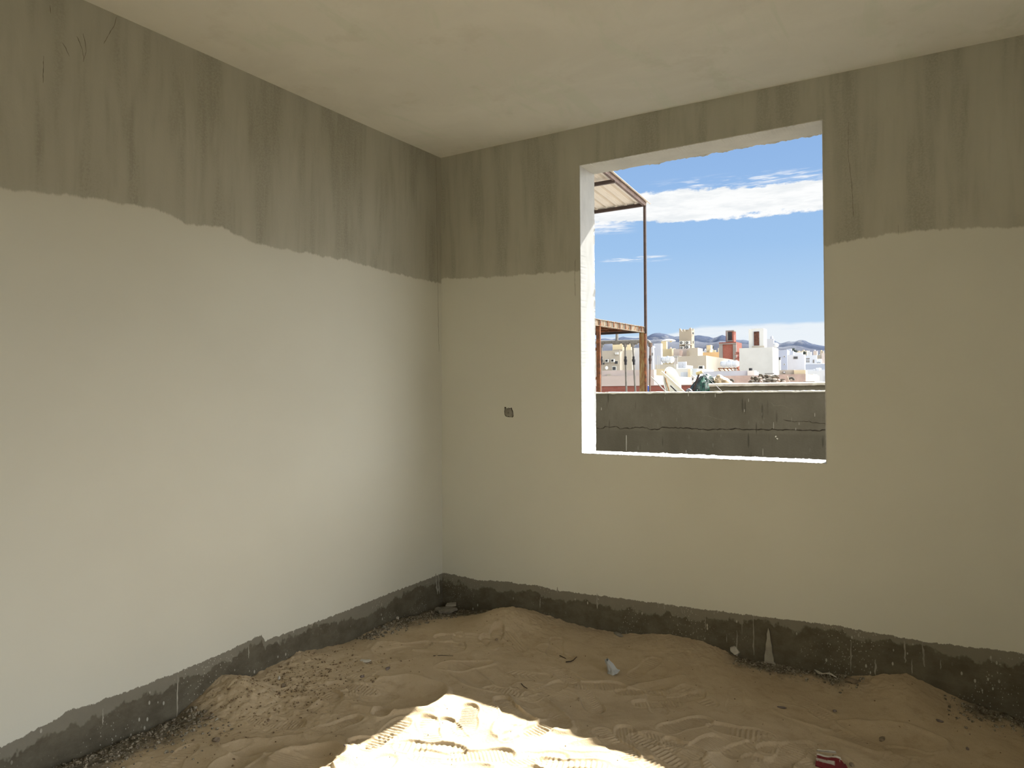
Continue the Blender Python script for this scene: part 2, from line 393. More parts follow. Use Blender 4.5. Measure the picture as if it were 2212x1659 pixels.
# ceiling with a very slight sag to the right, roof slab with a projecting eave
cx = np.linspace(-.2, RX+.1, 25); cy = np.linspace(RY-.1, 0.001, 25)
CXg, CYg = np.meshgrid(cx, cy)
Pc = np.stack([CXg, CYg, H-.0105*np.clip(CXg-1.5, 0, None)+.004*vnoise(CXg, CYg, .8, 5)*(CYg < -.1)], -1)
struct(link('ceiling', grid_mesh('ceiling', cx, cy, Pc[:, ::-1]), M_CEIL))
struct(mesh_box('trim_1', M_RAW, None, -8, 5.4, T, 0.945, 3.36, 3.56)).name = 'trim_1'
struct(mesh_box('roof', M_RAW, None, -8, 5.4, RY-.4, T, 3.57, 3.8))
# right wall and rear wall, behind the camera; the wide opening is added to light the left wall
bm = bmesh.new()
DY0, DY1, DZ = -4.9, -1.9, 2.45
bx(bm, RX, RX+.2, RY-.2, DY0, -.3, H+.3); bx(bm, RX, RX+.2, DY1, 0.0, -.3, H+.3); bx(bm, RX, RX+.2, DY0, DY1, DZ, H+.3)
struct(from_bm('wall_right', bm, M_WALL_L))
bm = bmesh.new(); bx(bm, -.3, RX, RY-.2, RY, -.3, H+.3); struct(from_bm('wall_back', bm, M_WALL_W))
struct(mesh_box('wall_light_fin', M_OUTER, None, RX+.2, 9.0, DY0-.2, DY0, -.3, 3.4))  # unseen fin added to screen the far corner from the side light
struct(mesh_box('floor', M_RAW, None, -.3, RX+.2, RY-.2, 0.0, -.3, -.02))
struct(mesh_box('bounce_floor', M_BOUNCE, None, RX+.2, RX+13, -12, T, -.3, -.02))  # unseen ground added outside the opening, its colour set for bounce

# ------------------------------------------------------------------ sand
def axis(lo, hi, flo, fhi, fine, coarse):
    a = list(np.arange(flo, fhi, fine)); l = []
    v = flo
    while v > lo: v -= coarse; l.append(max(v, lo))
    r = []; v = fhi
    while v < hi: r.append(v); v += coarse
    return np.array(l[::-1]+a+r+[hi])
SX = axis(0.0, RX, .0001, 3.55, .0038, .05); SY = axis(RY, 0.0, -2.9, -.004, .0038, .05)
SXg, SYg = np.meshgrid(SX, SY)
SXg = SXg+LA*SYg*np.exp(-SXg/.6)+.0005            # follow the wall, which is off square
def soft(a, b, x):
    t_ = np.clip((x-a)/(b-a), 0, 1); return t_*t_*(3-2*t_)
def sand_height():
    X, Y = SXg, SYg
    hl = np.interp(Y, [-5.2, -2.9, -2.7, -2.434, -2.2, -1.987, -1.844, -1.744, -1.66, -1.583, -1.453, -1.285, -.943, -.504, -.057],
                   [.15, .12, .125, .095, .095, .105, .165, .214, .185, .145, .172, .193, .143, .160, .120])
    hr = np.interp(X, [0, .3, .55, .822, 1.051, 1.358, 1.645, 1.833, 2.038, 2.28, 2.507, 2.678, 2.842, 3.017, 3.31, 4.6],
                   [.122, .13, .17, .185, .163, .157, .200, .198, .144, .140, .148, .170, .202, .148, .083, .10])
    dl = X-LA*Y; dr = -Y
    wl = np.exp(-np.clip(dl, 0, None)/.22); wr = np.exp(-np.clip(dr, 0, None)/.22)
    base = .155+.018*fbm(X, Y, 1.3, 21, 3)
    base = base-.048*np.clip(X-1.0, 0, 1.5)
    h = base*(1-np.clip(wl+wr, 0, 1))+(hl*wl+hr*wr)/np.maximum(wl+wr, 1)
    g = lambda x, y, s, a: a*np.exp(-((X-x)**2+(Y-y)**2)/(2*s*s))
    h = h+g(.66, -.20, .13, .075)+g(.50, -.30, .2, .03)+g(.10, -1.74, .10, .03)+g(2.84, -.12, .12, .03)
    h = h+.008*fbm(X, Y, 4.2, 33, 3)
    def local(x, y, r):
        i0, i1 = np.searchsorted(SX, [x-r, x+r]); j0, j1 = np.searchsorted(SY, [y-r, y+r])
        return slice(j0, j1), slice(i0, i1)
    def scoop(x, y, ang, L, W, depth, rim):
        s = local(x, y, max(L, W)*1.1); c, sn = math.cos(ang), math.sin(ang)
        dx = X[s]-x; dy = Y[s]-y; u = (dx*c+dy*sn)/(L/2); v = (-dx*sn+dy*c)/(W/2)
        wob = 1+.10*fbm(X[s], Y[s], 9, int(x*91+y*57) % 97, 2)
        d = np.sqrt(u*u+v*v)*wob
        h[s] += -depth*(1-soft(.25, 1.0, d))*(1+.35*u)+rim*np.exp(-((d-1.03)/.10)**2)*(1+.6*u)
    def shoe(x, y, ang, L=.29, W=.105, depth=.010, lam=.017, amp=.0024, kind=0, rim=.0045):
        s = local(x, y, L*.75)
        if X[s].size == 0: return
        c, sn = math.cos(ang), math.sin(ang); dx = X[s]-x; dy = Y[s]-y
        u = dx*c+dy*sn; v = -dx*sn+dy*c; un = u/(L/2)
        half = W/2*(1-.22*np.exp(-((un+.15)/.32)**2))*(1-.12*np.clip(-un, 0, 1))
        d = np.maximum(np.abs(v)/half, 0)**2.4+np.abs(un)**4.5
        d = d**(1/2.6)
        m = 1-soft(.84, 1.04, d)
        k = u if kind == 0 else (u*.82+v*.57*np.sign(v) if kind == 1 else v)
        tread = amp*np.sin(2*np.pi*k/lam+.5*np.sin(v*28+x*9))
        tread = tread*(1-soft(.70, .96, d))*soft(-.2, .5, vnoise(X[s], Y[s], 7, int(x*71-y*43) % 89)+.55)
        cur = h[s]; mean = float(np.mean(cur[m > .5])) if (m > .5).any() else 0
        sm = .55*cur+.45*mean
        h[s] = cur*(1-m)+(sm-depth+.006*un*np.sign(math.sin(x*40))+tread)*m+rim*np.exp(-((d-1.07)/.075)**2)*(.6+.4*vnoise(X[s], Y[s], 12, 4))
    R = random.Random(5)
    def inside(x, y): return x > .3 and y < -.32 and y > -2.9 and x < 3.5
    # broad scuffs
    for _ in range(46):
        x = R.uniform(.3, 3.4); y = R.uniform(-2.8, -.4)
        if inside(x, y): scoop(x, y, R.uniform(0, 6.3), R.uniform(.16, .42), R.uniform(.10, .22), R.uniform(.006, .016), R.uniform(.002, .005))
    q = at_z(855, 1505, .15); scoop(q.x, q.y, math.radians(12), .50, .40, .034, .012)
    q = at_z(660, 1640, .15); scoop(q.x, q.y, math.radians(60), .30, .24, .028, .012)
    q = at_z(1160, 1520, .15); scoop(q.x, q.y, math.radians(-30), .50, .17, .018, .008)
    q = at_z(1900, 1560, .15); scoop(q.x, q.y, math.radians(15), .50, .26, .020, .008)
    # shoe prints
    for _ in range(150):
        x = R.uniform(.28, 3.45); y = R.uniform(-2.85, -.30)
        if not inside(x, y): continue
        kd = R.choice([0, 0, 0, 1, 2])
        shoe(x, y, R.uniform(0, 6.3), R.uniform(.25, .31), R.uniform(.09, .112), R.uniform(.0015, .0075), R.choice([.015, .017, .019, .022]), R.uniform(.0012, .0027), kd, R.uniform(.0010, .0034))
    for (px, py, ang, lam) in ((850, 1525, 100, .017), (835, 1588, 95, .020), (1035, 1625, 40, .016), (930, 1615, 25, .022), (1100, 1530, -40, .016), (1240, 1640, 20, .022), (1330, 1595, -35, .017),
                               (1010, 1550, -60, .018), (1180, 1560, 75, .018), (1420, 1600, -20, .02), (1500, 1640, -60, .018), (1290, 1470, 30, .017), (1600, 1560, 10, .022), (1700, 1600, 80, .018),
                               (1480, 1550, 60, .016), (760, 1490, 15, .017), (700, 1500, -20, .02)):
        q = at_z(px, py, .15); shoe(q.x, q.y, math.radians(ang), .30, .11, .006, lam, .0032, 0, .0034)
    # crumbly grain, coarser beside the walls and on the heaps
    edge = np.clip(np.exp(-dl/.22)+np.exp(-dr/.12)+np.exp(-((X-.66)**2+(Y+.2)**2)/.06)+np.exp(-((X-.35)**2+(Y+1.6)**2)/.12), 0, 1)
    h += (.0006+.0038*edge)*fbm(X, Y, 28, 61, 3, .6)*(1+.5*vnoise(X, Y, 6, 8))
    cl = fbm(X, Y, 14, 77, 3); h += .007*edge*np.clip(cl-.55, 0, 1)
    return h
SH = sand_height()
def sand_z(x, y):
    i = min(max(np.searchsorted(SX, x-LA*y*math.exp(-max(x, 0)/.6)), 1), len(SX)-1); j = min(max(np.searchsorted(SY, y), 1), len(SY)-1)
    return float(SH[j, i])
def on_sand(px, py):
    z = .15
    for _ in range(6):
        p = at_z(px, py, z); z = sand_z(p.x, p.y)
    return Vector((p.x, p.y, z))
def sand_material():
    m, t, b = new_mat('tan_sand'); P = pos(t); x, y, z = t.sep(P)
    n = t.noise(P, 2.2, 5.0, 0.6)
    c = t.mix(t.smooth(n, 0.3, 0.7), (.435, .345, .232), (.505, .412, .288))
    c = t.mix(t.smooth(t.noise(P, 11.0, 6.0, 0.7), 0.50, 0.72, 0, .45), c, (.33, .25, .155))
    grains = t.noise(P, 420.0, 3.0, 0.7)
    c = t.mix(t.smooth(grains, 0.32, 0.42, .5, 0), c, (.17, .125, .08))
    c = t.mix(t.smooth(grains, 0.60, 0.72, 0, .4), c, (.62, .54, .42))
    # grey cement dirt where the sand thins out against the walls
    dl = t.m('SUBTRACT', x, t.m('MULTIPLY', y, LA))
    dn = t.m('ADD', dl, t.m('MULTIPLY', t.m('SUBTRACT', t.noise(P, 3.0, 6.0, 0.7), .5), .5))
    fy = t.m('MAXIMUM', t.smooth(y, -1.86, -2.02), t.smooth(y, -.75, -.45))
    dirt = t.m('MULTIPLY', t.smooth(dn, 0.30, 0.12), fy)
    dn2 = t.m('ADD', t.m('MULTIPLY', y, -1.0), t.m('MULTIPLY', t.m('SUBTRACT', t.noise(P, 5.0, 6.0, 0.7), .5), .35))
    dirt2 = t.m('MULTIPLY', t.smooth(dn2, 0.12, 0.04), t.m('MAXIMUM', t.smooth(x, 3.02, 3.14), t.m('MULTIPLY', t.smooth(x, 1.95, 2.05), t.smooth(x, 2.65, 2.5))))
    dirt3 = t.smooth(t.m('ADD', t.m('ADD', x, t.m('MULTIPLY', y, -1.0)), t.m('MULTIPLY', t.m('SUBTRACT', t.noise(P, 5.0, 6.0, 0.7), .5), .4)), .55, .38)
    dcol = t.mix(t.smooth(t.noise(P, 45.0, 5.0, .75), .35, .65), (.085, .072, .05), (.24, .215, .17))
    c = t.mix(t.m('MAXIMUM', dirt, t.m('MAXIMUM', dirt2, dirt3)), c, dcol)
    t.put(b.inputs['Base Color'], c); b.inputs['Roughness'].default_value = 0.95; b.inputs['Specular IOR Level'].default_value = 0.0
    hg = t.m('ADD', t.m('MULTIPLY', t.noise(P, 260.0, 2.0, 0.7), .5), t.noise(P, 75.0, 3.0, 0.7))
    t.put(b.inputs['Normal'], t.bump(hg, 0.6, 0.003))
    return m
M_SAND = sand_material()
sand = link('sand', grid_mesh('sand', SX, SY, np.stack([SXg, SYg, SH], -1)), M_SAND)
sand['kind'] = 'stuff'; tag(sand, 'loose tan sand spread over the floor, trodden with shoe prints', 'sand')

# ------------------------------------------------------------------ marks on the walls
M_DRIP = plain('dried_plaster', (.36, .34, .285), var=.18, scale=14, bump=.002)
M_DRIP_D = plain('thin_plaster_trickle', (.30, .285, .24), var=.2, scale=14)
M_DARK = plain('dark_gap', (.035, .028, .018), var=.3, scale=30)
M_CEM = plain('grey_cement_patch', (.235, .225, .195), var=.35, scale=40, bump=.004)
def wall_pt(px, py, side):
    return at_y(px, py, 0.0) if side == 'w' else at_left(px, py)
def blob(name, pts, side, mat, parent, out=.003, sub=0):
    """flat irregular patch stuck on a wall; pts = outline in order"""
    q = [wall_pt(x, y, side) for x, y in pts]
    off = Vector((0, -out, 0)) if side == 'w' else Vector((out, -out*LA, 0))
    back = -off*1.5
    bm = bmesh.new(); prism(bm, [p+back for p in q], off-back)
    return from_bm(name, bm, mat, parent)
def trickle(px, y0, y1, w, side='w', mat=None, lean=0, bulb=0):
    rnd = random.Random(int(px*7+y0)); n = 9; L = []; Rr = []
    for i in range(n+1):
        f = i/n; ww = w*(.25+.75*min(1, 2.2*f))*(1-.75*max(0, f-.8)/.2)*rnd.uniform(.6, 1.15)/2
        if bulb: ww += bulb*math.exp(-((f-.8)/.12)**2)/2
        cx_ = px+lean*f+rnd.uniform(-.25, .25)*w
        L.append((cx_-ww, y0+(y1-y0)*f)); Rr.append((cx_+ww, y0+(y1-y0)*f))
    struct(blob('plaster_trickle', L+Rr[::-1], side, mat or M_DRIP_D, wall_front if side == 'w' else wall_left, .0016))
for a in ((1628, 1328, 1415, 3.2), (1524, 1322, 1362, 1.4), (1592, 1362, 1404, 3.2), (1603, 1334, 1372, 1.2), (1838, 1382, 1450, 3.0), (1891, 1424, 1458, 4.4),
          (1954, 1384, 1432, 5.0, 'w', None, 2), (1970, 1424, 1456, 2.6), (1993, 1386, 1440, 5.5, 'w', None, 4), (2032, 1425, 1446, 2.5), (1290, 1282, 1315, 3.0), (1167, 1290, 1313, 2.0),
          (1204, 1268, 1280, 2.4), (1422, 1301, 1314, 2), (1434, 1302, 1316, 2, 'w', None, 2), (1472, 1312, 1326, 2, 'w', None, 3), (1570, 1370, 1388, 1.4), (1731, 1400, 1410, 1.6),
          (384, 1457, 1549, 3.2, 'l', M_DRIP, -2), (537, 1395, 1422, 2.0, 'l'), (941, 1239, 1284, 3.2, 'l', None, 4), (947, 1240, 1283, 2.6, 'l', None, 2), (222, 1530, 1566, 3.0, 'l')):
    trickle(*a)
# the tall splash of plaster
struct(blob('plaster_splash', [(1660, 1356), (1662.5, 1362), (1664, 1372), (1665.5, 1384), (1668, 1396), (1668.5, 1408), (1671.5, 1420), (1672, 1429), (1676, 1434), (1679, 1441), (1645, 1441), (1650, 1434), (1652, 1426), (1652, 1414), (1654.5, 1402), (1655, 1390), (1657.5, 1378), (1657, 1368), (1659, 1361)], 'w', M_DRIP, wall_front, .010))
# chipped socket hole filled with cement
hole = [(1090, 879), (1093, 879.5), (1094.5, 883), (1098, 881), (1102, 882), (1105.5, 880.5), (1106.5, 884.5), (1108, 888), (1109, 894), (1109.3, 899), (1107.5, 901.6), (1103, 901), (1099, 900.8), (1095.5, 900.5), (1092, 899), (1090, 895), (1089.3, 889), (1090.3, 885)]
struct(blob('socket_gap', hole, 'w', M_DARK, wall_front, .0012))
cxh, cyh = 1099.5, 890.5; rndh = random.Random(4)
struct(blob('socket_filling', [(cxh+(x-cxh)*rndh.uniform(.80, 1.0), cyh+(y-cyh)*rndh.uniform(.80, 1.0)) for x, y in hole], 'w', M_CEM, wall_front, .0030))
def crack(pts, side, parent, w=.0016, name='crack', depth=.0008, mat=None, Y=None, out=None, jit=1.1, seed=1):
    rnd = random.Random(seed); bm = bmesh.new(); q = []
    for (a, b) in zip(pts, pts[1:]):
        n = max(2, int(math.hypot(b[0]-a[0], b[1]-a[1])/5))
        for i in range(n): q.append((a[0]+(b[0]-a[0])*i/n+rnd.uniform(-jit, jit)*.5, a[1]+(b[1]-a[1])*i/n+rnd.uniform(-jit, jit)*.6))
    q.append(pts[-1])
    P = [(at_y(x, y, Y) if Y is not None else wall_pt(x, y, side)) for x, y in q]
    nrm = Vector((0, -1, 0)) if side == 'w' else Vector((1, 0, 0)); rows = []
    for i, p in enumerate(P):
        d = (P[min(i+1, len(P)-1)]-P[max(i-1, 0)]).normalized(); s_ = d.cross(nrm).normalized()*w*rnd.uniform(.35, 1.2)/2
        if i in (0, len(P)-1): s_ *= .2
        rows.append([bm.verts.new(v) for v in (p-s_-nrm*.002, p-s_+nrm*depth, p+s_+nrm*depth, p+s_-nrm*.002)])
    for r0, r1 in zip(rows, rows[1:]):
        for k in range(4): bm.faces.new((r0[k], r0[(k+1) % 4], r1[(k+1) % 4], r1[k]))
    bm.faces.new(rows[0]); bm.faces.new(rows[-1][::-1])
    return from_bm(name, bm, mat or M_DARK, parent)
M_HAIR = plain('hairline', (.20, .185, .14), var=.2, scale=20)
for i, c in enumerate(([(252, 35), (247, 55), (236, 72), (224, 95)], [(166, 78), (172, 92), (178, 108), (181, 128)], [(179, 72), (184, 92), (186, 110), (180, 134)], [(135, 92), (142, 104), (150, 122)],
                       [(108, 12), (110, 30)], [(94, 120), (93, 180)], [(941, 340), (943, 420), (944, 520), (946, 640), (948, 760)])):
    struct(crack(c, 'l', wall_left, .0022 if i < 6 else .0016, mat=M_HAIR, seed=i, jit=.8))
for i, c in enumerate(([(1833, 262), (1832, 330), (1840, 400), (1842, 440), (1844, 470)], [(1940, 484), (1941, 508)], [(1243, 560), (1241, 600), (1243, 640)])):
    struct(crack(c, 'w', wall_front, .0020, mat=M_HAIR, seed=i+20, jit=.9))

# ------------------------------------------------------------------ debris on the sand
def rock(name, p, size, mat, seed, squash=(1, 1, .7), label=None, cat='stone', group=None, rot=None, sub=2, rough=.35, parent=None, sink=.25):
    bm = bmesh.new(); bmesh.ops.create_icosphere(bm, subdivisions=sub, radius=.5)
    rnd = random.Random(seed); ph = Vector((seed*1.7, seed*.9, seed*2.3))
    planes = [(Vector((rnd.uniform(-1, 1), rnd.uniform(-1, 1), rnd.uniform(-1, 1))).normalized(), rnd.uniform(.26, .42)) for _ in range(9)]
    for v in bm.verts:
        for n_, d_ in planes:
            k = v.co.dot(n_)-d_
            if k > 0: v.co -= n_*k
        v.co *= 1+rough*.5*mnoise.noise(v.co*3+ph)
        v.co = Vector((v.co.x*squash[0], v.co.y*squash[1], v.co.z*squash[2]))*size
    R_ = Matrix.Rotation(rot if rot is not None else rnd.uniform(0, 6.28), 4, 'Z') @ Matrix.Rotation(rnd.uniform(-.3, .3), 4, 'X')
    bmesh.ops.transform(bm, matrix=R_, verts=bm.verts)
    lo = min(v.co.z for v in bm.verts); hi = max(v.co.z for v in bm.verts)
    for v in bm.verts: v.co.z -= lo+(hi-lo)*sink
    o = from_bm(name, bm, mat, parent); o.location = p
    if label: tag(o, label, cat, group)
    return o
M_STONE = plain('brown_grey_stone', (.22, .175, .125), var=.3, scale=25, bump=.002)
M_STONE_P = plain('purplish_stone', (.20, .165, .15), var=.3, scale=25, bump=.002)
M_CHIP = plain('white_plaster_chip', (.55, .53, .47), var=.15, scale=30, bump=.001)
M_GREYCHIP = plain('grey_mortar', (.25, .235, .20), var=.25, scale=30, bump=.002)
for nm, px, py, s, mt, sq, lab in (
    ('stone', 838, 1446, .034, M_STONE_P, (1.3, .8, .6), 'small flat purplish stone at the rim of the big scooped hollow'),
    ('stone', 782, 1463, .026, M_STONE_P, (1, .9, .8), 'round dark pebble inside the rim of the big scooped hollow'),
    ('stone', 613, 1483, .030, M_STONE, (1, .9, .8), 'brown clod on the crumbly heap by the side wall'),
    ('stone', 602, 1467, .024, M_CHIP, (.9, .7, 1.1), 'pale oval pebble on the crumbly heap by the side wall'),
    ('stone', 450, 1551, .028, M_STONE, (1.7, .6, .5), 'long reddish brown clod at the foot of the pointed sand heap'),
    ('stone', 465, 1601, .034, M_STONE, (1.2, .9, .8), 'dark round clod near the grey rubble by the side wall'),
    ('stone', 745, 1611, .012, M_STONE_P, (1.2, .9, .7), 'tiny dark pebble at the edge of the sunlit patch'),
    ('stone', 833, 1601, .014, M_STONE_P, (1.2, .9, .7), 'tiny pebble lying in the sunlit sand'),
    ('stone', 1072, 1351, .020, M_STONE, (1.2, .8, .6), 'dark pebble below the peak of the corner heap'),
    ('stone', 1689, 1530, .030, M_STONE_P, (1.6, .7, .5), 'flat grey pebble on trodden sand under the window'),
    ('stone', 1803, 1537, .020, M_STONE_P, (1.1, .9, .8), 'round grey pebble in a shoe print'),
    ('stone', 1905, 1598, .036, M_STONE, (1.6, .7, .5), 'flat tan stone half sunk in the sand'),
    ('stone', 2030, 1560, .024, M_STONE_P, (1.5, .6, .6), 'dark narrow stone low on the slope of the sand'),
    ('stone', 2090, 1619, .018, M_STONE_P, (1.1, .9, .8), 'black pebble farthest down the sand slope'),
    ('stone', 1840, 1654, .022, M_STONE, (1.1, .9, .9), 'round brown clod beside the red carton scrap'),
    ('stone', 1840, 1472, .050, M_STONE, (1.5, .8, .5), 'slanted brown clod on the crest near the base of the window wall'),
    ('stone', 2164, 1527, .060, M_GREYCHIP, (1.3, .9, .6), 'grey lump of mortar at the foot of the window wall'),
    ('stone', 829, 1357, .040, M_GREYCHIP, (1.2, .9, .7), 'dark grey lump in the gravel along the side wall'),
    ('stone', 859, 1338, .032, M_CHIP, (1.1, .8, .8), 'whitish lump in the gravel along the side wall'),
    ('stone', 1336, 1372, .050, M_GREYCHIP, (1.7, .8, .5), 'grey rubble piece at the foot of the window wall'),
    ('stone', 1102, 1304, .032, M_STONE, (1.1, .9, .8), 'tan clod sitting on the peak of the corner heap')):
    p = on_sand(px, py); rock(nm, p, s, mt, px, sq, lab, 'stone')
def scrap(name, px, py, pts, mat, label, cat, th=.004, curl=.008, lift=.004, rot=0, parent=None, tilt=0):
    """thin broken plate with real thickness, slightly warped; pts in metres"""
    bm = bmesh.new(); prism(bm, [(x, y, 0) for x, y in pts], (0, 0, th))
    bmesh.ops.triangulate(bm, faces=[f for f in bm.faces if len(f.verts) > 4])
    bmesh.ops.subdivide_edges(bm, edges=bm.edges, cuts=2, use_grid_fill=True)
    for v in bm.verts: v.co.z += curl*mnoise.noise(Vector((v.co.x*22, v.co.y*22, px)))+curl*(v.co.x*8)**2
    o = from_bm(name, bm, mat); p = on_sand(px, py); o.location = p+Vector((0, 0, lift)); o.rotation_euler = (tilt, 0, rot)
    tag(o, label, cat); return o
scrap('plaster_chip', 790, 1428, [(-.03, -.008), (-.012, -.022), (.015, -.02), (.03, .002), (.018, .018), (-.004, .012), (-.026, .016)], M_CHIP, 'thin white curled plaster chip on the sand by the side wall', 'plaster chip', rot=.5)
scrap('plaster_slab', 963, 1323, [(-.075, -.01), (-.04, -.05), (.03, -.055), (.08, -.02), (.075, .03), (.01, .05), (-.06, .035)], M_GREYCHIP, 'flat grey broken plaster slab lying in the corner of the room', 'plaster slab', th=.012, lift=.012, rot=.5)
scrap('plaster_slab', 974, 1318, [(-.04, -.02), (.03, -.03), (.04, .02), (-.02, .03)], M_DRIP, 'small pale plaster piece lying on the slab in the corner', 'plaster slab', th=.008, lift=.034, rot=.8)
scrap('plaster_chip', 1782, 1459, [(-.055, .004), (-.03, -.014), (.02, -.012), (.06, -.004), (.02, .004), (-.03, .012)], M_CHIP, 'long white curved plaster sliver at the foot of the window wall', 'plaster chip', curl=.014, lift=.008, rot=-.2)
def lump(px, py, size, label):
    p = on_sand(px, py); return rock('plaster_lump', p, size, M_CHIP, px, (1, .8, .95), label, 'plaster lump', rough=.9, sub=3, sink=.1)
lump(1589, 1416, .062, 'white knobbly plaster lump at the foot of the wall under the window')
lump(2098, 1506, .078, 'white knobbly plaster lump beside the base of the window wall, beyond the window')
# crumpled plastic cup
def cup():
    m, t, b = new_mat('milky_plastic'); t.put(b.inputs['Base Color'], (.52, .55, .57)); b.inputs['Roughness'].default_value = .35
    b.inputs['Transmission Weight'].default_value = .15; b.inputs['Specular IOR Level'].default_value = .5
    p = on_sand(1326, 1456); bm = bmesh.new(); n = 22; rings = []
    for k in range(9):
        f = k/8; r = .033-.020*f; ring = []
        for i in range(n):
            a = 2*math.pi*i/n; rr = r*(1+.55*mnoise.noise(Vector((math.cos(a)*1.9, math.sin(a)*1.6, f*2.2+4))))
            sq = 1-.62*f*max(0, math.cos(a-.6))**.7
            ring.append(bm.verts.new((math.cos(a)*rr*sq, math.sin(a)*rr*.75, f*.085+.012*mnoise.noise(Vector((a, f*3, 2))))))
        rings.append(ring)
    for a, b_ in zip(rings, rings[1:]):
        for i in range(n): bm.faces.new((a[i], a[(i+1) % n], b_[(i+1) % n], b_[i]))
    bm.faces.new(rings[0])
    o = from_bm('plastic_cup', bm, m, smooth=False); md = o.modifiers.new('thick', 'SOLIDIFY'); md.thickness = .0012
    o.location = p+Vector((0, 0, .006)); o.rotation_euler = (.15, -.42, .5); tag(o, 'crumpled milky white plastic cup stuck in the sand under the window', 'plastic cup')
    bm = bmesh.new(); c0 = bm.verts.new((0, 0, .004))
    r0 = [bm.verts.new((.031*math.cos(k*math.pi/8), .023*math.sin(k*math.pi/8), .002)) for k in range(16)]
    for k in range(16): bm.faces.new((c0, r0[k], r0[(k+1) % 16]))
    b2 = from_bm('cup_base', bm, m, o); b2.modifiers.new('thick', 'SOLIDIFY').thickness = .001
    b2.matrix_parent_inverse = Matrix()
cup()
# flattened red and white carton
def carton():
    m, t, b = new_mat('red_white_print'); P = objc(t); x, y, z = t.sep(P)
    w1 = t.noise(t.vec(t.m('MULTIPLY', x, 70.0), t.m('MULTIPLY', y, 24.0), 1.0), 1.0, 5.0, .7)
    band = t.m('MULTIPLY', t.smooth(t.m('ABSOLUTE', t.m('ADD', y, .002)), .012, .008), t.smooth(x, .016, .008))
    c = t.mix(t.m('MAXIMUM', t.smooth(w1, .60, .66), t.m('MULTIPLY', band, t.smooth(w1, .38, .44))), (.17, .018, .022), (.45, .41, .36))
    c = t.mix(t.smooth(y, .024, .027), c, (.60, .57, .50))
    t.put(b.inputs['Base Color'], c); b.inputs['Roughness'].default_value = .5
    pts = [(-.06, -.035), (-.02, -.05), (.03, -.045), (.062, -.03), (.052, .0), (.03, .012), (.035, .034), (-.01, .036), (-.055, .034)]
    o = scrap('carton_scrap', 1796, 1652, pts, m, 'flattened torn red and white printed carton on the sand', 'carton', th=.004, curl=.012, lift=.006, rot=.12, tilt=.25)
    bm = bmesh.new(); prism(bm, [(-.056, .036, .014), (.018, .040, .016), (.016, .034, .030), (-.054, .028, .026)], (0, .002, .002))
    f = from_bm('flap', bm, M_CHIP, o); f.matrix_parent_inverse = Matrix(); f['label'] = 'white folded flap'
carton()
M_TWIG = plain('dark_twig', (.07, .05, .035), var=.3, scale=30)
def twig(pts, r, label):
    q = [on_sand(x, y)+Vector((0, 0, r+.002)) for x, y in pts]; bm = bmesh.new(); tube(bm, q, [r*(1-.5*i/len(q)) for i in range(len(q))], 6)
    return tag(from_bm('twig', bm, M_TWIG), label, 'twig')
twig([(1209, 1418), (1215, 1420), (1222, 1423)], .0028, 'short straight twig on the sand, farthest from the plastic cup')
twig([(1222, 1432), (1233, 1431), (1239, 1428), (1246, 1421)], .0034, 'bent dark twig on the sand below the window')
twig([(936, 1418), (955, 1417), (979, 1418)], .0018, 'thin straight stalk on the sand in front of the corner')
twig([(1126, 1479), (1131, 1484), (1139, 1489)], .0024, 'stubby dark splinter on the sand in front of the sunlit patch')
# uncountable crumbs and gravel
def crumbs(label, area, n, smin, smax, mat, seed, name='gravel'):
    rnd = random.Random(seed); bm = bmesh.new()
    for _ in range(n):
        x, y = area(rnd); s = smin+(smax-smin)*rnd.random()**3; z = sand_z(x, y)
        vs = []
        M = Matrix.Rotation(rnd.uniform(0, 6.28), 3, 'Z') @ Matrix.Rotation(rnd.uniform(-.7, .7), 3, 'X')
        for c in ((-1, -1, -1), (1, -1, -1), (1, 1, -1), (-1, 1, -1), (-.7, -.6, 1), (.6, -.7, 1), (.7, .6, 1), (-.6, .7, 1)):
            v = M @ Vector((c[0]*rnd.uniform(.5, 1), c[1]*rnd.uniform(.4, .9), c[2]*rnd.uniform(.25, .6)))*s/2
            vs.append(bm.verts.new((x+v.x, y+v.y, z+v.z+s*.1)))
        for f in ((3, 2, 1, 0), (4, 5, 6, 7), (0, 1, 5, 4), (1, 2, 6, 5), (2, 3, 7, 6), (3, 0, 4, 7)): bm.faces.new([vs[k] for k in f])
    o = from_bm(name, bm, mat, None); o['kind'] = 'stuff'; tag(o, label, 'gravel'); return o
def chips_mat(name, dark, light, k):
    m, t, b = new_mat(name); n = t.voro(pos(t), 160.0, out=1)
    g = t.sep(n)[0]; c = t.mix(t.smooth(g, k, k+.1), dark, light); t.put(b.inputs['Base Color'], c); b.inputs['Roughness'].default_value = .95; return m
M_GRAV = chips_mat('mixed_rubble', (.15, .125, .09), (.34, .31, .25), .5)
M_CLOD = chips_mat('sand_clods', (.15, .10, .06), (.30, .23, .145), .35)
def a_left(r):
    y = r.uniform(-2.75, -1.93); return LA*y+.02+abs(r.gauss(0, .16)), y
def a_corner(r):
    y = r.uniform(-.85, -.02); return LA*y+.015+abs(r.gauss(0, .05+.10*math.exp(y*2.2))), y
def a_front(r):
    x = r.choice([r.uniform(2.02, 2.65), r.uniform(3.0, 3.5)]); return x, -.012-abs(r.gauss(0, .05 if x < 2.8 else .09))
def a_all(r): return r.uniform(.05, 3.45), r.uniform(-2.8, -.05)
def a_heap(r): return abs(r.gauss(.22, .17))+.0, r.gauss(-1.55, .26)
crumbs('grey mortar crumbs and flakes strewn along the side wall', a_left, 1000, .004, .024, M_GRAV, 1)
